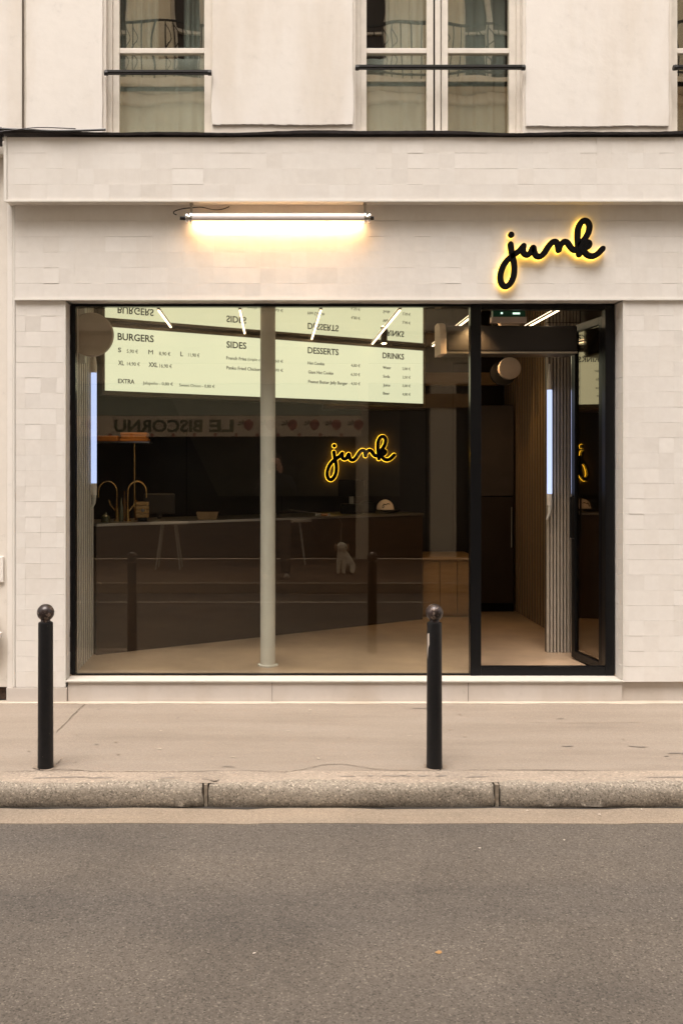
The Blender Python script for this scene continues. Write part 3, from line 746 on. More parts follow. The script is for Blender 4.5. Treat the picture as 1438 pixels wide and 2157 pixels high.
# ================================================================== JUNK SIGNS
strokes = [
 [(248,412),(256,470),(268,540),(286,620),(292,700),(281,790),(245,865),(195,902),(152,880),(130,820),(136,740),(170,650),(225,580),(290,530),(350,485),(385,445),(398,432)],
 [(398,432),(393,475),(405,518),(445,533),(480,505),(500,465),(513,450),(522,495),(548,545),(595,550),(640,510),(685,440),(730,390),(772,382),(797,415),(806,478)],
 [(806,478),(825,425),(865,384),(905,390),(940,435),(975,472),(1020,478),(1045,478)],
 [(1045,530),(1034,430),(1026,330),(1034,225),(1075,150),(1125,138),(1163,185),(1155,265),(1115,340),(1065,400),(1050,420)],
 [(1060,440),(1090,402),(1130,385),(1162,400),(1150,435),(1105,460),(1070,468)],
 [(1070,468),(1105,500),(1145,538),(1200,550),(1255,525),(1315,465)]]
def sign(name, label, cx, cz, unit, yf, depth, wall_gap, halo, hw_k=29, glow=6):
    t = thing(name, (cx, yf, cz), label, 'sign', 'backlit black script signs reading junk')
    face = MB(); gl = MB()
    def X(p): return (cx+(p[0]-722)*unit, cz-(p[1]-520)*unit)
    for i_, s_ in enumerate(strokes):
        q = cat_rom([Vector((*X(p), 0)) for p in s_], 7)
        face.stroke([(v.x, v.y) for v in q], hw_k*unit, yf-.0009*i_, yf+depth-.0005*i_)
        gl.stroke([(v.x, v.y) for v in q], (hw_k+glow)*unit, yf+depth+.001+.0004*i_, yf+depth+.008+.0004*i_, .4)
    face.build('lettering', M['letter_black'], t)
    gl.build('back_light', halo, t)
    d = X((255, 299))
    MB().lathe([(0, 0), (36*unit*.85, 0), (37*unit, .006), (37*unit, depth), (0, depth)], (d[0], yf, d[1]), axis='y').build('letter_dot', M['letter_black'], t)
    MB().lathe([(0, 0), ((37+glow)*unit, .001), ((37+glow)*unit, .006), (0, .007)], (d[0], yf+depth+.001, d[1]), axis='y').build('back_light', halo, t)
    return t
uo = (1/5.53)*6.13/1921
c_out = P(1030+722/5.53, 440+520/5.53, 6.13)
sign('wall_sign', 'large backlit black script sign reading junk on the white tiled fascia', c_out.x, c_out.z, uo, 6.118, .022, .02, M['halo'], 35, 2)
ui = (148/225)*(1/5.53)*9.25/1921
c_in = P(759.5, 965, 9.25)
sign('wall_sign', 'smaller backlit script sign reading junk glowing inside the dark shop over the counter', c_in.x, c_in.z, ui, 9.245, .02, .02, M['halo_in'], 34, 7)

# ================================================================== MENU BOARD
A = Vector((-1.295, 7.05, 0)); B = Vector((1.41, 8.53, 0)); mu = (B-A).normalized(); mn = Vector((mu.y, -mu.x, 0)); ML = (B-A).length
mz0, mz1 = 2.190, 2.685
menu = thing('menu_board', (A+mu*ML/2+Vector((0, 0, mz0)))[:], 'long backlit menu lightbox with burger, sides, desserts and drinks prices hanging over the counter', 'menu board')
cs = MB(); o = A+Vector((0, 0, mz0-.035))
cs.obox(o-mn*.10-mu*.02, mu, (0,0,1), mn, ML+.04, .034, .112)
cs.obox(A+Vector((0,0,mz1+.001))-mn*.10-mu*.02, mu, (0,0,1), mn, ML+.04, .022, .112)
cs.obox(A+Vector((0,0,mz0))-mn*.10-mu*.02, mu, (0,0,1), mn, .019, mz1-mz0, .112)
cs.obox(B+Vector((0,0,mz0))-mn*.10+mu*.001, mu, (0,0,1), mn, .019, mz1-mz0, .112)
cs.obox(A+Vector((0,0,mz0))-mn*.10, mu, (0,0,1), mn, ML, mz1-mz0, .02)
cs.build('case', M['case'], menu)
MB().obox(A+Vector((0, 0, mz0+.001))-mn*.078, mu, (0,0,1), mn, ML, mz1-mz0-.002, .078).build('lit_face', M['menu'], menu)
def on_menu(x, y):
    d = Vector(((x-573)/1921, 1, -(y-983)/1921)); t = (A-Vector((0, 0, 0))).dot(mn)/d.dot(mn)
    p = d*t; return (Vector((p.x, p.y, 0))-A).dot(mu), 1.6+p.z, t
def mt(body, x0, x1, y, cap, kind=1):
    s0, z, t = on_menu(x0, y); s1, _, t1 = on_menu(x1, y)
    tb = MB(); add_text(tb, body, A+mu*s0+Vector((0, 0, z))+mn*.0006, mu, mn, s1-s0, cap*t/1921, .016 if kind == 2 else (.006 if kind == 1 else 0.0), .001, 1.0)
    tb.build('menu_text' if kind else 'price_text', M['ink'] if kind else M['ink2'], menu)
for a in (('BURGERS', 247.7, 323.6, 708, 14.5, 2), ('S', 248.6, 255, 736.5, 9.5, 2), ('M', 312.5, 322, 741, 9.5, 3), ('L', 380, 385, 745, 9.5, 2),
          ('XL', 249, 261, 763.7, 9.5, 2), ('XXL', 313, 332, 767.4, 9.5, 2), ('EXTRA', 248.6, 283, 802, 9, 2),
          ('5,90 €', 267, 290.5, 739, 7.5, 0), ('8,90 €', 335, 358.8, 744, 7.5, 0), ('11,90 €', 396.5, 420, 747, 7.5, 0), ('14,90 €', 267.6, 294.5, 765.6, 7.5, 0),
          ('16,90 €', 336, 362, 770, 7.5, 0), ('Jalapeño - 0,80 €', 300.7, 364.3, 806, 6.5, 0), ('Sweet Onion - 0,80 €', 377.5, 452, 810.5, 6.5, 0),
          ('SIDES', 477, 518.5, 725, 13.5, 2), ('French Fries', 476.6, 519, 753.3, 7, 1), ('(triple cuisson)', 521.5, 572, 756, 6, 0), ('Panko Fried Chicken', 477, 548.5, 774, 7, 1),
          ('4,60 €', 572, 596, 759.5, 6, 0), ('6,90 €', 572, 596, 778.6, 6, 0),
          ('DESSERTS', 648, 712.7, 737, 13, 2), ('Hot Cookie', 648, 683, 764, 6.5, 1), ('Giant Hot Cookie', 649, 701.4, 783, 6.5, 1), ('Peanut Butter Jelly Burger', 649, 731.5, 803, 6.5, 1),
          ('4,00 €', 739, 758, 769, 6, 0), ('6,50 €', 739, 758, 788, 6, 0), ('4,50 €', 739, 758, 807.4, 6, 0),
          ('DRINKS', 805.6, 850.4, 748, 12, 2), ('Water', 806, 823, 773.5, 6, 1), ('Soda', 806.5, 820.5, 792, 6, 1), ('Juice', 806.5, 821, 810.5, 6, 1), ('Beer', 806.5, 820, 828, 6, 1),
          ('2,00 €', 847, 864, 776, 5.5, 0), ('2,50 €', 847, 864, 794, 5.5, 0), ('3,00 €', 847, 864, 812, 5.5, 0), ('4,00 €', 847, 864, 830, 5.5, 0)):
    mt(*a)

# ================================================================== COUNTER AND KITCHEN
ctr = thing('counter', (0, 7.7, FL), 'long dark wooden counter running diagonally across the shop behind the glass', 'counter')
KA = Vector((-1.345, 6.985, 0)); KB = Vector((1.42, 8.62, 0)); ku = (KB-KA).normalized(); kn = Vector((ku.y, -ku.x, 0)); KL = (KB-KA).length
MB().obox(KA-kn*.60+Vector((0,0,FL+.001)), ku, (0,0,1), kn, KL, .985, .60).build('front_panel', M['counter'], ctr)
MB().obox(KA-kn*.60+Vector((0,0,FL+.9865)), ku, (0,0,1), kn, KL+.01, .020, .612).build('counter_top', M['steel'], ctr, bevel=.002)
KZ = FL+1.007
def on_counter(x, back=.15):
    """point on the counter top on the ray through column x, set back from the front edge"""
    base = KA-kn*back; d = Vector(((x-573)/1921, 1, 0)); t = base.dot(kn)/d.dot(kn); return Vector((d.x*t, t, KZ))
def tap(x, back, label, flip=1):
    c = on_counter(x, back); t = thing('tap', c[:], label, 'tap', 'brass taps on the counter')
    pts = [c+Vector((0, 0, .006)), c+Vector((0, 0, .20))]
    for i in range(13):
        a = math.pi-math.pi*i/12*1.02; pts.append(c+Vector((flip*(.075+.075*math.cos(a)), 0, .235+.085*math.sin(a))))
    pts.append(c+Vector((flip*.15, 0, .19)))
    MB().tube(pts, .0065, 10).build('spout', M['brass'], t, smooth=True)
    MB().cyl(c, c+Vector((0, 0, .10)), .017, .013, n=18).cyl(c, c+Vector((0, 0, .01)), .026, n=18).build('body', M['brass'], t, smooth=True)
    MB().tube([c+Vector((flip*.01, 0, .08)), c+Vector((flip*.05, -.01, .13)), c+Vector((flip*.062, -.01, .17))], .006, 8).build('lever', M['brass'], t, smooth=True)
tap(269, .22, 'gooseneck brass tap on the counter beside the small wooden barrel box')
tap(246, .30, 'mirrored copy of the brass tap standing in for its reflection near the blue tube', -1)  # mirrored tap, stands in for the first tap's reflection
# wooden box
c = on_counter(300, .14)
wb = thing('wooden_box', c[:], 'small slatted wooden box with a round black fitting standing right of the brass tap', 'box')
mb = MB()
for i in range(4): mb.box(c.x-.05, c.x+.05, c.y-.035, c.y+.035, c.z+.03+i*.032, c.z+.059+i*.032)
mb.build('slats', M['ply'], wb, bevel=.006)
MB().box(c.x-.035, c.x+.035, c.y-.03, c.y+.03, c.z, c.z+.03).build('foot', M['black'], wb)
MB().cyl((c.x+.01, c.y-.036, c.z+.09), (c.x+.01, c.y-.046, c.z+.09), .014, n=14).build('fitting', M['chrome'], wb)
def bottle(x, back, h, r, m, label):
    c = on_counter(x, back)
    tag(MB().lathe([(0, 0), (r, 0), (r, h*.6), (r*.4, h*.78), (r*.35, h), (0, h)], c, 16).build('bottle', m, smooth=True), label, 'bottle', 'bottles and jars around the taps')
M['amber'] = mat('amber_glass', (.20, .09, .02), .15, spec=.8)
M['olive'] = mat('olive_glass', (.07, .065, .03), .15, spec=.8)
bottle(288, .30, .16, .018, M['amber'], 'slim amber bottle just left of the slatted wooden box')
bottle(255, .18, .19, .020, M['olive'], 'olive bottle between the two brass taps')
bottle(222, .16, .08, .035, M['olive'], 'squat dark jar at the left end of the counter')
bottle(262, .36, .24, .013, M['amber'], 'tall thin amber bottle behind the brass taps')
c = on_counter(335, .40)
tag(MB().box(c.x-.13, c.x+.13, c.y, c.y+.04, c.z+.04, c.z+.21).box(c.x-.02, c.x+.02, c.y+.005, c.y+.035, c.z, c.z+.04).build('display_panel', M['wall_grey'], bevel=.01),
    'dark grey rounded panel standing behind the slatted wooden box', 'panel')
M['tray_grey'] = mat('grey_tray', (.16, .15, .13), .5)
c = on_counter(437, .12)
tr = MB(); tr.add([(c.x-.075, c.y-.05, c.z), (c.x+.075, c.y-.05, c.z), (c.x+.075, c.y+.05, c.z), (c.x-.075, c.y+.05, c.z), (c.x-.09, c.y-.06, c.z+.06), (c.x+.09, c.y-.06, c.z+.06), (c.x+.09, c.y+.06, c.z+.06), (c.x-.09, c.y+.06, c.z+.06)],
      [(0,1,2,3),(0,1,5,4),(1,2,6,5),(2,3,7,6),(3,0,4,7)])
tag(tr.build('food_tray', M['card']), 'open brown cardboard tray on the counter left of the column', 'tray')
c = on_counter(690, .10)
tag(MB().box(c.x-.11, c.x+.02, c.y-.03, c.y+.03, c.z, c.z+.018).build('menu_leaflet', M['white'], bevel=.003), 'pile of white leaflets lying on the counter below the glowing script sign', 'leaflets')
c = on_counter(683, .06)
tag(MB().lathe([(0, 0), (.03, 0), (.034, .02), (0, .02)], c, 16).build('candle_dish', M['box_orange'], smooth=True), 'small yellow dish on the counter edge right of the leaflets', 'dish')
# cash terminal
c = on_counter(740, .28)
pos = thing('cash_terminal', c[:], 'black tilted touch screen cash terminal on the counter under the glowing script sign', 'cash terminal')
MB().box(c.x-.10, c.x+.10, c.y-.06, c.y+.10, c.z, c.z+.09).build('base', M['black'], pos, bevel=.008)
MB().obox(Vector((c.x-.02, c.y-.01, c.z+.09)), (1,0,0), (0,1,0), (0,0,1), .04, .03, .10).build('stem', M['steel'], pos)
MB().obox(Vector((c.x-.13, c.y-.06, c.z+.16)), Vector((.97,.22,0)), Vector((0,-.35,.93)), Vector((0,1,0)), .25, .17, .02).build('screen', M['black'], pos, bevel=.004)
c2 = on_counter(778, .30)
tag(MB().box(c2.x-.09, c2.x+.05, c2.y-.05, c2.y+.05, c2.z, c2.z+.10).box(c2.x-.07, c2.x+.03, c2.y-.03, c2.y+.03, c2.z+.10, c2.z+.112).build('receipt_printer', M['black'], bevel=.01),
    'black receipt printer on the counter between the terminal and the cap', 'printer')
# cap on a black stand
c = on_counter(811, .16)
capo = thing('cap', (c.x, c.y, c.z+.02), 'cream baseball cap with dark script lying on the counter right of the cash terminal', 'cap')
vs, fs = [], []
cr = MB().sphere((c.x, c.y, c.z+.035), .084, 24, 14, (1, 1.1, 1.12))
cr.v = [Vector((v.x, v.y, max(v.z, c.z+.035))) for v in cr.v]
cr.build('crown', M['cap_cloth'], capo, smooth=True)
bl = MB(); n = 16; vs = []
for i in range(n+1):
    a = math.pi*i/n; vs += [(c.x+.01+.075*math.cos(a)*1.0, c.y-.05-.085*math.sin(a), c.z+.035-.012*math.sin(a)), (c.x+.01+.075*math.cos(a), c.y-.05-.085*math.sin(a), c.z+.030-.012*math.sin(a))]
vs += [(c.x, c.y-.03, c.z+.036), (c.x, c.y-.03, c.z+.031)]
q = len(vs)-2
fs = [(2*i, 2*i+2, q) for i in range(n)]+[(2*i+1, q+1, 2*i+3) for i in range(n)]+[(2*i, 2*i+1, 2*i+3, 2*i+2) for i in range(n)]
bl.add(vs, fs).build('brim', M['black'], capo)
lt = MB()
uu = .078/900
for s_ in strokes[:3]:
    qv = cat_rom([Vector((c.x+.005+(p[0]-650)*uu*.9, c.z+.083-(p[1]-520)*uu*.9, 0)) for p in s_], 4)
    lt.tube([(v.x, c.y-math.sqrt(max(0, 1-((v.x-c.x)/.084)**2-((v.y-c.z-.035)/.0941)**2))*.0924-.001, v.y) for v in qv], .003, 5)
lt.build('cap_lettering', M['ink'], capo)
tag(MB().sphere((c.x+.06, c.y+.03, c.z+.03), .05, 18, 10, (2.0, 1, .55)).build('folded_apron', M['black'], smooth=True), 'folded black cloth on the counter behind and right of the cream cap', 'cloth')
# shelf with orange boxes and pole
sp = P(270, 930, 8.3)
sh = thing('shelf', (sp.x, 8.3, 1.8), 'narrow steel kitchen shelf on a thin pole behind the left end of the counter', 'shelf')
MB().box(-1.72, -1.10, 8.2, 8.4, sp.z-.014, sp.z).build('board', M['steel'], sh)
pxx = P(282, 990, 8.3).x
MB().cyl((pxx, 8.32, FL), (pxx, 8.32, sp.z-.015), .011, n=12).build('pole', M['brass'], sh, smooth=True)
def obx(x0, x1, z0, z1, label):
    a, b = P(x0, 900, 8.3).x, P(x1, 900, 8.3).x
    tag(MB().box(a, b, 8.22, 8.38, z0, z1).build('takeaway_box', M['box_orange'], bevel=.006), label, 'box', 'orange boxes on the kitchen shelf')
z = sp.z+.001
obx(255, 314, z, z+.025, 'lowest flat orange box at the right end of the kitchen shelf')
obx(257, 311, z+.026, z+.052, 'middle flat orange box in the right stack on the kitchen shelf')
obx(256, 312, z+.053, z+.078, 'topmost flat orange box in the right stack on the kitchen shelf')
obx(205, 250, z, z+.05, 'thick orange box at the left end of the kitchen shelf behind the blue tube')
# slotted warm-lit grille under the menu board right part
gr = MB()
for i in range(30):
    a = P(690+i*6.7, 848, 8.9); gr.box(a.x-.009, a.x+.009, 8.9, 8.93, a.z-.012, a.z+.012)
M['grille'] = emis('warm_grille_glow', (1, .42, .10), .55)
g0 = thing('extractor_grille', P(790, 850, 8.9)[:], 'slotted kitchen extractor grille glowing orange under the right end of the menu board', 'grille')
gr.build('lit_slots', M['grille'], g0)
a, b = P(680, 838, 8.92), P(897, 862, 8.92); MB().box(a.x, b.x, 8.935, 9.1, b.z, a.z).build('hood', M['wall_grey'], g0)
# low plywood cabinet at the counter end
ca, cb2 = P(890, 1305, 8.75), P(990, 1180, 8.75)
cab = thing('low_cabinet', (1.70, 8.9, FL), 'low plywood cabinet lit warm orange at the right end of the counter', 'cabinet')
MB().box(ca.x, 1.95, 8.78, 9.3, FL+.001, cb2.z).build('carcass', M['ply'], cab)
for i in range(3):
    xa = ca.x+.004+i*.165; MB().box(xa, xa+.158, 8.755, 8.779, FL+.03, cb2.z-.01).build('cabinet_door', M['ply'], cab, bevel=.002)
MB().box(ca.x-.01, 1.96, 8.74, 9.31, cb2.z+.001, cb2.z+.03).build('cabinet_top', M['ply'], cab)
# fridge
fa = P(1015, 850, 9.05); fg = thing('fridge', (2.23, 9.2, FL), 'tall black fridge at the back of the shop seen through the doorway', 'fridge')
MB().box(2.03, 2.40, 9.08, 9.5, FL+.001, 2.22).build('cabinet', M['black'], fg, bevel=.006)
MB().box(2.035, 2.395, 9.05, 9.078, FL+.09, 1.30).build('lower_door', M['wall_dark'], fg, bevel=.004)
MB().box(2.035, 2.395, 9.05, 9.078, 1.31, 2.21).build('upper_door', M['wall_grey'], fg, bevel=.004)
MB().cyl((2.37, 9.03, .8), (2.37, 9.03, 1.2), .007, n=10).build('handle', M['steel'], fg)
# ceiling LED strips
for i, X in enumerate((-.805, -.228, .345, .905, 1.475, 2.03)):
    Y1 = KA.y+.06+(X-KA.x)*(ku.y/ku.x)-.10
    Y1 = min(Y1, 8.4)
    which = ('leftmost', 'second from the left', 'third from the left, just right of the column', 'fourth from the left, over the desserts list', 'fifth, beside the right end of the menu board', 'rightmost, over the doorway')[i]
    t = thing('ceiling_light', (X, (G+.1+Y1)/2, CE-.03), 'slim LED ceiling bar, '+which, 'light', 'slim LED bars on the shop ceiling')
    MB().box(X-.010, X+.010, G+.12, Y1, CE-.008, CE-.002).build('mount', M['white'], t)
    MB().box(X-.006, X+.006, G+.13, Y1-.01, CE-.014, CE-.0085).build('light_bar', M['led'], t)
# wall tubes
def wall_tube(x, y, z0, z1, r, label, dirx):
    t = thing('wall_tube_light', (x, y, z0), label, 'tube light', 'vertical blue-white tube lights')
    MB().cyl((x, y, z0), (x, y, z1), r, n=20).build('light_tube', M['neon'], t, smooth=True)
    MB().lathe([(0, 0), (r*1.12, 0), (r*1.12, .05), (r*.6, .13), (r*.35, .20), (0, .20)], (x, y, z1), 18).build('upper_cap', M['slat_pale'], t, smooth=True)
    MB().lathe([(0, -.09), (r*1.02, -.09), (r*1.1, 0), (0, 0)], (x, y, z0), 18).build('lower_cap', M['slat_pale'], t, smooth=True)
    MB().tube([(x+.005, y, z0-.085), (x-.002*dirx, y, z0-.15), (x-.02, y, z0-.20)], .012, 8, [.017, .012, .008]).build('cord', M['white'], t, smooth=True)
    for zz in (z0+.1, z1-.1): MB().box(x-dirx*.002-.004, x+.004, y+r*.2, y+.03, zz, zz+.012).build('clip', M['white'], t)
wall_tube(P(197.5, 900, 6.93).x, 6.93, P(0, 1018, 6.93).z, P(0, 785, 6.93).z, .022, 'blue-white tube light standing upright on the pale fluted wall at the left of the shop', -1)
wall_tube(P(1157, 900, 7.04).x, 7.04, P(0, 1040, 7.04).z, P(0, 821, 7.04).z, .019, 'blue-white tube light upright on the fluted pilaster seen through the doorway', 1)
# round blade disc on the left wall
d = P(193, 705, 6.5)
t = thing('blade_sign', (d.x, 6.5, d.z-.15), 'plain round beige blade sign fixed to the left wall inside the shop window', 'sign', 'plain round blade signs')
MB().lathe([(0, 0), (.150, 0), (.156, .006), (.156, .05), (.150, .056), (0, .056)], (d.x, 6.47, d.z), 44, 'y').build('disc', M['discgrey'], t, smooth=True)
MB().box(XL-.01, XL+.03, 6.48, 6.52, d.z-.2, d.z+.2).build('bracket', M['white'], t)
d = P(1074, 775, 8.3)
t = thing('blade_sign', (d.x, 8.3, d.z-.1), 'small plain round grey disc sign hanging behind the doorway', 'sign', 'plain round blade signs')
MB().lathe([(0, 0), (.098, 0), (.101, .005), (.101, .05), (0, .055)], (d.x, 8.3, d.z), 36, 'y').build('disc', M['discgrey'], t, smooth=True)
MB().cyl((d.x, 8.33, d.z+.10), (d.x, 8.33, CE-.003), .006, n=8).build('rod', M['black'], t)
MB().lathe([(.085, .0), (.118, 0), (.118, .04), (.085, .04)], (d.x-.03, 8.42, d.z-.03), 36, 'y').build('rear_ring', M['black'], t, smooth=True)
# air curtain
a0, a1 = P(926, 745, 6.62), P(1214, 686, 6.62)
ac = thing('air_curtain', ((a0.x+a1.x)/2, 6.7, a0.z), 'long grey air curtain unit hanging inside above the doorway', 'air curtain')
MB().box(a0.x+.045, a1.x, 6.60, 6.82, a0.z+.016, a1.z).build('body', M['ac_grey'], ac, bevel=.012)
MB().box(a0.x+.045, a1.x, 6.597, 6.82, a0.z, a0.z+.014).build('vent_strip', M['steel'], ac)
e = MB(); pr = [(6.595, a0.z-.002), (6.83, a0.z-.002), (6.83, a1.z+.03), (6.72, a1.z+.035), (6.64, a1.z+.01), (6.60, a1.z-.06)]
n = len(pr); e.add([(a0.x, y, z) for y, z in pr]+[(a0.x+.044, y, z) for y, z in pr], [tuple(range(n)), tuple(range(n, 2*n))[::-1]]+[(i, (i+1) % n, (i+1) % n+n, i+n) for i in range(n)])
e.build('end_cap', M['cap_cloth'], ac)
# exit sign
x0, x1 = P(1038, 665, 6.48), P(1106, 655, 6.48)
es = thing('exit_sign', ((x0.x+x1.x)/2, 6.5, 2.64), 'small dim green exit box under the ceiling just inside the doorway', 'exit sign')
MB().box(x0.x, x1.x, 6.48, 6.53, 2.666, CE-.002).build('panel', M['green'], es)
MB().box(x0.x-.01, x1.x+.01, 6.475, 6.53, 2.628, 2.665).build('base', M['discgrey'], es)
MB().box(x0.x+.055, x0.x+.068, 6.476, 6.4795, 2.686, 2.698).build('pictogram', M['greenw'], es)
MB().box(x0.x+.14, x0.x+.19, 6.476, 6.4795, 2.684, 2.696).build('arrow', M['greenw'], es)
# ceiling spotlights (lit)
def spot(x, y, energy, tgt, label, sz=60):
    t = thing('spotlight', (x, y, CE-.07), label, 'spotlight', 'small warm ceiling spotlights')
    MB().cyl((x, y, CE-.07), (x, y, CE-.002), .028, n=18).build('can', M['black'], t, smooth=True)
    MB().cyl((x, y, CE-.074), (x, y, CE-.0705), .02, n=16).build('lens', emis('spot_lens', (1, .72, .38), 12), t)
    l = bpy.data.lights.new('spot_light', 'SPOT'); l.energy = energy; l.color = (1, .62, .28); l.spot_size = R(sz); l.spot_blend = .8; l.shadow_soft_size = .02
    lo = bpy.data.objects.new('spot_light', l); C.objects.link(lo); lo.parent = t; lo.location = (0, 0, -.008)
    dv = Vector(tgt)-Vector((x, y, CE-.075)); lo.rotation_euler = dv.to_track_quat('-Z', 'Y').to_euler()
spot(1.60, 8.0, 16, (1.35, 8.0, .15), 'small warm spotlight on the ceiling above the plywood cabinet')
spot(-1.15, 7.9, 9, (-1.25, 7.9, 1.4), 'small warm spotlight over the taps and the kitchen shelf', 75)
spot(1.9, 8.3, 6, (2.42, 8.5, 1.5), 'unseen warm spotlight added behind the air curtain to light the wooden slat wall', 95)  # added spot, out of view, only there to brighten the slats
spot(1.46, 6.50, 10, (1.2, 7.4, .15), 'small warm spotlight on the ceiling just inside the top left corner of the doorway', 110)
spot(.95, 7.75, 7, (1.05, 8.2, 1.1), 'small warm spotlight above the cream cap', 40)

b_ = P(708, 918, 9.5)
wb_ = thing('wall_bulb', b_[:], 'small round lit bulb on the dark back wall just above the inner script sign', 'lamp')
MB().cyl((b_.x, 9.53, b_.z), (b_.x, 9.598, b_.z), .018, n=14).build('socket', M['black'], wb_, smooth=True)
MB().sphere((b_.x, 9.51, b_.z), .024, 16, 10).build('bulb', emis('bulb_glow', (1, .78, .45), 2.2), wb_, smooth=True)
# ================================================================== BOLLARDS
def bollard(x, y, label):
    t = thing('bollard', (x, y, 0), label, 'bollard', 'black bollards with ball tops on the pavement edge')
    MB().lathe([(0, 0), (.0425, 0), (.0425, .012), (.0412, .02), (.0398, .40), (.0388, .765), (.0375, .773), (.030, .777), (0, .777)], (x, y, 0), 36).build('post', M['cast'], t, smooth=True)
    MB().lathe([(0, .775), (.028, .775), (.025, .783), (.024, .790), (0, .790)], (x, y, 0), 30).build('neck', M['cast_worn'], t, smooth=True)
    MB().sphere((x, y, .8255), .0455, 32, 20, (1, 1, 1.0)).build('ball_top', M['cast_worn'], t, smooth=True)
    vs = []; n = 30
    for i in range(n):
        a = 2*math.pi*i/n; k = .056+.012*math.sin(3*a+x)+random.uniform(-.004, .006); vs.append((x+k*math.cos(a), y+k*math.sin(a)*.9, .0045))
    MB().add([(x, y, .005)]+vs, [(0, 1+i, 1+(i+1) % n) for i in range(n)]).build('foot_shade', M['crack2'], t)  # dirt-toned ring painting the shading around the bollard foot
    return t
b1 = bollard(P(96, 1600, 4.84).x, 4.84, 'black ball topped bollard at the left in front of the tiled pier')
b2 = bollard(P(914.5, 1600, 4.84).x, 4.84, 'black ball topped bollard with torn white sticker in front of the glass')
bxx = P(914.5, 1600, 4.84).x
st = MB(); vs = []
outl = [(0, .715), (1, .72), (1.1, .66), (.5, .64), (.3, .60), (.1, .58), (-.1, .62), (0, .66)]
for k in range(2):
    for q, z in outl: a = R(196+q*22); r_ = .0398+(.0008 if k == 0 else .0002); vs.append((bxx+r_*math.cos(a), 4.84+r_*math.sin(a), z))
n = len(outl); st.add(vs, [tuple(range(n)), tuple(range(n, 2*n))[::-1]]+[(i, (i+1) % n, (i+1) % n+n, i+n) for i in range(n)])
st.build('sticker', M['litter'], b2)

# ================================================================== LITTER
def scrap(x, y, r, m, label, z=-.114, cat='litter'):
    D = (1.6-z)*1921/(y-983); X = (x-573)*D/1921; n = 9; vs = [(X, D, z+.006)]
    for i in range(n): a = 2*math.pi*i/n; k = r*random.uniform(.6, 1.2); vs.append((X+k*math.cos(a), D+k*math.sin(a)*.7, z+random.uniform(.001, .005)))
    tag(MB().add(vs, [(0, 1+i, 1+(i+1) % n) for i in range(n)]).build('leaf' if cat == 'leaf' else 'litter', m), label, cat, 'small scraps on the road')
scrap(923, 2008, .013, M['leafd'], 'single small orange leaf lying on the asphalt in the lower right', cat='leaf')
scrap(1010, 1788, .007, M['litter'], 'pale paper crumb on the asphalt below the kerb joint', cat='litter')
scrap(1188, 1771, .007, M['litter'], 'pinkish paper scrap on the asphalt right of the kerb joint')
scrap(1350, 1706, .007, M['litter'], 'small crumpled scrap in the gutter near the right edge', -.108)
scrap(1262, 1717, .007, M['litter'], 'flat pale scrap in the gutter right of the centre', -.108)
scrap(1110, 1709, .007, M['litter'], 'flat pale scrap in the gutter just right of the kerb joint', -.108)
scrap(535, 2010, .007, M['litter'], 'tiny white scrap on the asphalt in the lower middle')

# ================================================================== OPPOSITE SIDE (reflected)
OY = -3.12
ob = thing('opposite_building', (0, OY, 0), 'pale stone building across the street seen only as a reflection in the glass', 'building')
mb = MB()
wx = [-9.6, -7.7, -5.8, -3.9, -2.0, 1.85, 3.75, 5.65, 7.55]
levels = [(4.4, 6.6), (8.25, 10.5)]
mb.box(-12, 12, OY-.5, OY, 3.4, 4.4); mb.box(-12, 12, OY-.5, OY, 6.6, 8.25); mb.box(-12, 12, OY-.5, OY, 10.5, 12.5)
wx2 = [(-10.2,-9.1),(-8.0,-6.9),(-5.8,-4.7),(-3.6,-2.5),(-1.75,-.65),(1.1,2.0),(3.3,4.3),(5.5,6.6),(7.7,8.8)]
for z0, z1 in levels:
    e = [-12]+[v for ab in wx2 for v in ab]+[12]
    for k in range(0, len(e), 2): mb.box(e[k], e[k+1], OY-.5, OY, z0+.0, z1)
mb.build('upper_wall', M['opp'], ob)
for z0, z1 in levels:
    for a, b in wx2:
        f = MB(); m0 = (a+b)/2
        f.box(a, a+.07, OY-.25, OY-.18, z0, z1).box(b-.07, b, OY-.25, OY-.18, z0, z1).box(m0-.05, m0+.05, OY-.25, OY-.18, z0, z1).box(a+.07, m0-.05, OY-.25, OY-.19, z1-.07, z1).box(m0+.05, b-.07, OY-.25, OY-.19, z1-.07, z1).box(a+.07, m0-.05, OY-.25, OY-.19, z0+.9, z0+.95).box(m0+.05, b-.07, OY-.25, OY-.19, z0+.9, z0+.95)
        wd = f.build('window', M['win_wood'], ob)
        MB().box(a+.05, b-.05, OY-.30, OY-.26, z0, z1).build('pane', M['wall_dark'], wd)
for z in (3.9, 8.02):
    MB().box(-12, 12, OY+.002, OY+.16, z-.22, z-.03).box(-12, 12, OY+.004, OY+.50, z-.028, z+.12).build('balcony_slab', M['opp2'], ob, bevel=.03)
rl = MB(); z = 8.14
rl.box(-12, 12, OY+.44, OY+.47, z+.86, z+.90); rl.box(-12, 12, OY+.44, OY+.47, z+.06, z+.09)
x = -11.9
while x < 11.9:
    rl.cyl((x, OY+.455, z+.0), (x, OY+.455, z+.86), .011, n=6)
    if int(x*10) % 2 == 0 and -5 < x < 6: rl.tube(cat_rom([(x, OY+.455, z+.1), (x+.09, OY+.455, z+.28), (x-.04, OY+.455, z+.45), (x+.10, OY+.455, z+.62), (x, OY+.455, z+.8)], 4), .009, 5)
    x += .16
rl.build('balcony_railing', M['iron'], ob)
bx('shopfront', M['opp_dark'], ob, -12, 12, OY-.45, OY-.15, 0, 3.4)
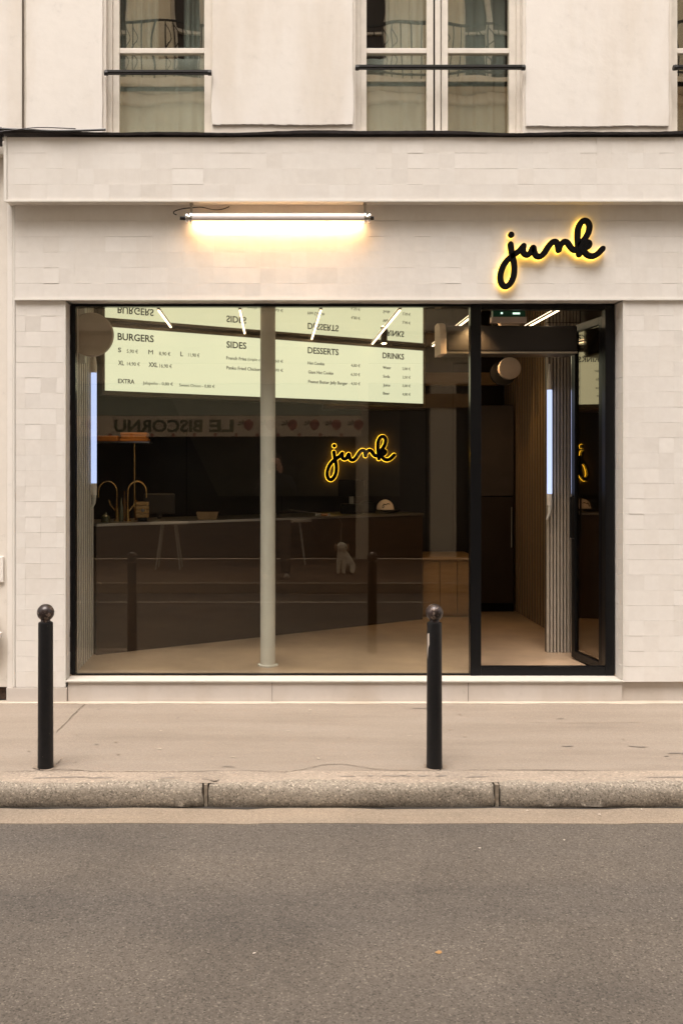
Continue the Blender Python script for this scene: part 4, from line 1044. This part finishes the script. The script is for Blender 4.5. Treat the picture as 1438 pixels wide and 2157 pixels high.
for a, b in ((1.45, 1.66), (2.74, 3.18), (-4.2, -3.75), (4.7, 5.1), (-8.2, -7.7), (8.0, 8.5)):
    bx('pillar', M['opp2'], ob, a, b, OY-.15, OY+.02, 0, 3.4)
bx('fascia', M['opp2'], ob, -12, 12, OY-.15, OY+.03, 3.05, 3.38)
bx('timber_fascia', M['ply'], ob, 2.6, 6.0, OY+.031, OY+.06, 2.62, 2.86)
# awning
aw = thing('awning', (-.9, -2.6, 2.1), 'green canvas awning with a strawberry printed valance reading LE BISCORNU reflected in the shop glass', 'awning')
ax0, ax1, ay = -3.55, 1.44, -2.10
MB().add([(ax0, ay, 2.44), (ax1, ay, 2.44), (ax1, OY+.04, 3.02), (ax0, OY+.04, 3.02), (ax0, ay, 2.425), (ax1, ay, 2.425), (ax1, OY+.04, 3.0), (ax0, OY+.04, 3.0)],
         [(0,1,2,3),(7,6,5,4),(0,4,5,1),(1,5,6,2),(2,6,7,3),(3,7,4,0)]).build('canopy', M['awn'], aw)
MB().box(ax0, ax1, ay-.004, ay+.004, 2.09, 2.424).build('valance', M['awn_band'], aw)
tx = MB()
add_text(tx, 'LE', (-.62, ay+.006, 2.265), (-1, 0, 0), (0, 1, 0), .40, .19, .03, .003)
add_text(tx, 'BISCORNU', (-1.13, ay+.006, 2.265), (-1, 0, 0), (0, 1, 0), 1.42, .19, .03, .003)
tx.build('lettering', M['leafp'], aw)
be = MB(); lf = MB()
def berry(x, z, s_, sm=False):
    pts = [(x-.0, z+.5*s_), (x+.35*s_, z+.35*s_), (x+.45*s_, z), (x+.2*s_, z-.45*s_), (x-.1*s_, z-.55*s_), (x-.4*s_, z-.2*s_), (x-.42*s_, z+.25*s_)]
    q = cat_rom([(a, b, 0) for a, b in pts], 4, True); be.poly([(v.x, v.y) for v in q], ay+.0045, ay+.007)
    if not sm:
        for k in range(5):
            a = R(50*k-10); cx_, cz_ = x-.55*s_, z+.05*s_
            lf.poly([(cx_, cz_), (cx_-.42*s_*math.cos(a-.25)*1, cz_+.32*s_*math.sin(a-.25)), (cx_-.55*s_*math.cos(a), cz_+.42*s_*math.sin(a)), (cx_-.42*s_*math.cos(a+.25), cz_+.32*s_*math.sin(a+.25))], ay+.0045, ay+.0068)
for i in range(6): berry(-.38+i*.355, 2.28, .17)
for i in range(14): berry(-3.3+i*.34, 2.115, .06, True)
berry(-2.95, 2.28, .15)
be.build('berry_print', M['berry'], aw); lf.build('leaf_print', M['leafp'], aw)
for X in (ax0+.05, ax1-.05): MB().cyl((X, ay-.02, 2.42), (X, OY+.05, 2.75), .014, n=8).build('arm', M['iron'], aw)
# cafe tables
def table(x, y, label):
    t = thing('cafe_table', (x, y, 0), label, 'table', 'small cafe tables on the opposite pavement')
    MB().cyl((x, y, .70), (x, y, .73), .30, n=28).build('table_top', M['opp2'], t)
    for s_ in ((-1,-1),(1,-1),(1,1),(-1,1)):
        MB().cyl((x+s_[0]*.10, y+s_[1]*.10, .70), (x+s_[0]*.19, y+s_[1]*.19, .0), .017, .012, n=8).build('leg', M['white'], t)
table(-1.62, -1.7, 'small round white legged cafe table reflected left of the column')
table(.35, -2.35, 'small round white legged cafe table reflected just right of the column')

# photographer standing behind the camera
px, py = .06, -.36
pe = thing('person', (px, py, 0), 'person in dark clothes holding a camera to the face, faintly reflected beside the column', 'person')
J = [((px, py, .95), (.15, .11)), ((px, py, 1.18), (.14, .10)), ((px, py, 1.38), (.17, .11)), ((px, py, 1.50), (.07, .06)), ((px, py+.02, 1.57), (.055, .055)),
     ((px-.19, py, 1.42), (.065, .06)), ((px-.30, py+.08, 1.20), (.05, .048)), ((px-.10, py+.26, 1.50), (.036, .034)),
     ((px+.19, py, 1.42), (.065, .06)), ((px+.28, py+.08, 1.20), (.05, .048)), ((px+.06, py+.26, 1.50), (.036, .034)),
     ((px-.10, py, .88), (.10, .10)), ((px-.12, py+.02, .50), (.065, .07)), ((px-.13, py-.02, .09), (.042, .045)), ((px-.14, py+.14, .045), (.04, .03)),
     ((px+.10, py, .88), (.10, .10)), ((px+.13, py+.02, .50), (.065, .07)), ((px+.15, py-.02, .09), (.042, .045)), ((px+.17, py+.14, .045), (.04, .03))]
E = [(0,1),(1,2),(2,3),(3,4),(2,5),(5,6),(6,7),(2,8),(8,9),(9,10),(0,11),(11,12),(12,13),(13,14),(0,15),(15,16),(16,17),(17,18)]
skinned('body', J, E, M['jacket'], pe)
tr_ = MB()
for s_ in (-1, 1):
    tr_.tube([(px+s_*.09, py, .98), (px+s_*.10, py, .86), (px+s_*.12, py+.02, .50), (px+s_*.135, py-.01, .10)], .1, 16, [.115, .108, .082, .068])
tr_.build('trousers', M['trouser'], pe, smooth=True)
for s_ in (-1, 1): MB().sphere((px+s_*.15, py+.07, .045), .05, 16, 10, (.95, 2.5, .9)).build('shoe', M['litter'], pe, smooth=True)
hb = MB().sphere((px-.01, py+.06, 1.655), .088, 24, 16, (.86, 1.05, 1.28))
hb.sphere((px-.01, py+.153, 1.645), .016, 10, 8, (1, 1.2, 1.6)); hb.sphere((px-.087, py+.06, 1.65), .02, 10, 8, (.4, .8, 1.3)); hb.sphere((px+.067, py+.06, 1.65), .02, 10, 8, (.4, .8, 1.3))
hb.build('head', M['skin'], pe, smooth=True)
hr = MB().sphere((px-.01, py+.045, 1.69), .098, 24, 16, (.88, 1.02, 1.1)); hr.v = [Vector((v.x, v.y if v.y < py+.09 or v.z > 1.72 else py+.09, max(v.z, 1.62))) for v in hr.v]
hr.build('hair', M['hair'], pe, smooth=True)
for s_, hx in ((-1, px-.10), (1, px+.06)):
    hj = [((hx, py+.26, 1.50), .030), ((hx-.0*s_, py+.275, 1.545), (.036, .020)), ((hx-.01*s_, py+.285, 1.575), (.036, .018))]
    he = [(0, 1), (1, 2)]
    for f in range(4):
        k = len(hj); ox = -.027+f*.018
        ln = (.85, 1.0, .95, .75)[f]
        hj += [((hx+ox, py+.29, 1.590), .0095), ((hx+ox-.012*s_, py+.300, 1.590+.032*ln), .009), ((hx+ox-.026*s_, py+.296, 1.590+.050*ln), .008)]
        he += [(2, k), (k, k+1), (k+1, k+2)]
    k = len(hj); hj += [((hx-.036*s_, py+.28, 1.56), .011), ((hx-.055*s_, py+.285, 1.588), .009)]; he += [(1, k), (k, k+1)]
    skinned('hand', hj, he, M['skin'], pe, 2)
cm = thing('photo_camera', (0, -.05, 1.56), 'black photo camera held up by the reflected person', 'camera')
MB().box(-.066, .066, -.085, -.05, 1.555, 1.645).box(-.025, .025, -.083, -.05, 1.645, 1.668).build('camera_body', M['black'], cm, bevel=.006)
MB().cyl((0, -.05, 1.6), (0, -.025, 1.6), .032, n=24).build('lens', M['black'], cm, smooth=True)

# dog on the opposite pavement
dx, dy = 1.04, -.98
dg_ = thing('dog', (dx, dy, 0), 'small white curly dog sitting on the far pavement, seen reflected in the glass', 'dog')
DJ = [((dx+.09, dy-.10, .11), (.095, .10)), ((dx+.045, dy-.03, .20), (.085, .085)), ((dx+.0, dy+.03, .285), (.078, .075)), ((dx-.01, dy+.05, .355), (.05, .05)), ((dx-.005, dy+.085, .425), (.078, .068)), ((dx+.04, dy+.165, .405), (.032, .030)),
      ((dx-.045, dy+.06, .22), (.036, .036)), ((dx-.055, dy+.085, .12), (.028, .028)), ((dx-.058, dy+.085, .03), (.026, .026)), ((dx-.058, dy+.12, .018), (.024, .016)),
      ((dx+.025, dy+.06, .22), (.036, .036)), ((dx+.022, dy+.09, .12), (.028, .028)), ((dx+.02, dy+.09, .03), (.026, .026)), ((dx+.02, dy+.125, .018), (.024, .016)),
      ((dx+.15, dy-.03, .095), (.06, .06)), ((dx+.155, dy+.05, .045), (.032, .03)), ((dx+.145, dy+.10, .020), (.026, .018)),
      ((dx+.03, dy-.06, .09), (.05, .055)), ((dx+.16, dy-.18, .06), (.022, .022)), ((dx+.22, dy-.20, .10), (.018, .018))]
DE = [(0,1),(1,2),(2,3),(3,4),(4,5),(2,6),(6,7),(7,8),(8,9),(2,10),(10,11),(11,12),(12,13),(0,14),(14,15),(15,16),(0,17),(0,18),(18,19)]
DJ = [(p, (r[0]*(1.22 if i != 4 else 1.4), r[1]*(1.22 if i != 4 else 1.4))) for i, (p, r) in enumerate(DJ)]
skinned('body', DJ, DE, M['fur'], dg_)
for s_ in (-1, 1): MB().sphere((dx-.005+s_*.088, dy+.085, .40), .038, 14, 10, (.6, .9, 1.5)).build('ear', M['furb'], dg_, smooth=True)
MB().sphere((dx+.046, dy+.196, .41), .012, 10, 8).sphere((dx-.018, dy+.152, .44), .008, 8, 6).sphere((dx+.036, dy+.152, .445), .008, 8, 6).build('nose_and_eyes', M['black'], dg_, smooth=True)
tag(MB().tube(cat_rom([(dx-.01, dy+.02, .39), (dx-.02, dy+.08, .60), (dx-.08, dy+.2, .85), (px+.22, py-.05, .98), (px+.16, py-.08, 1.02)], 8), .006, 6).build('leash', M['litter'], smooth=True), 'pale leash running up from the sitting dog', 'leash')
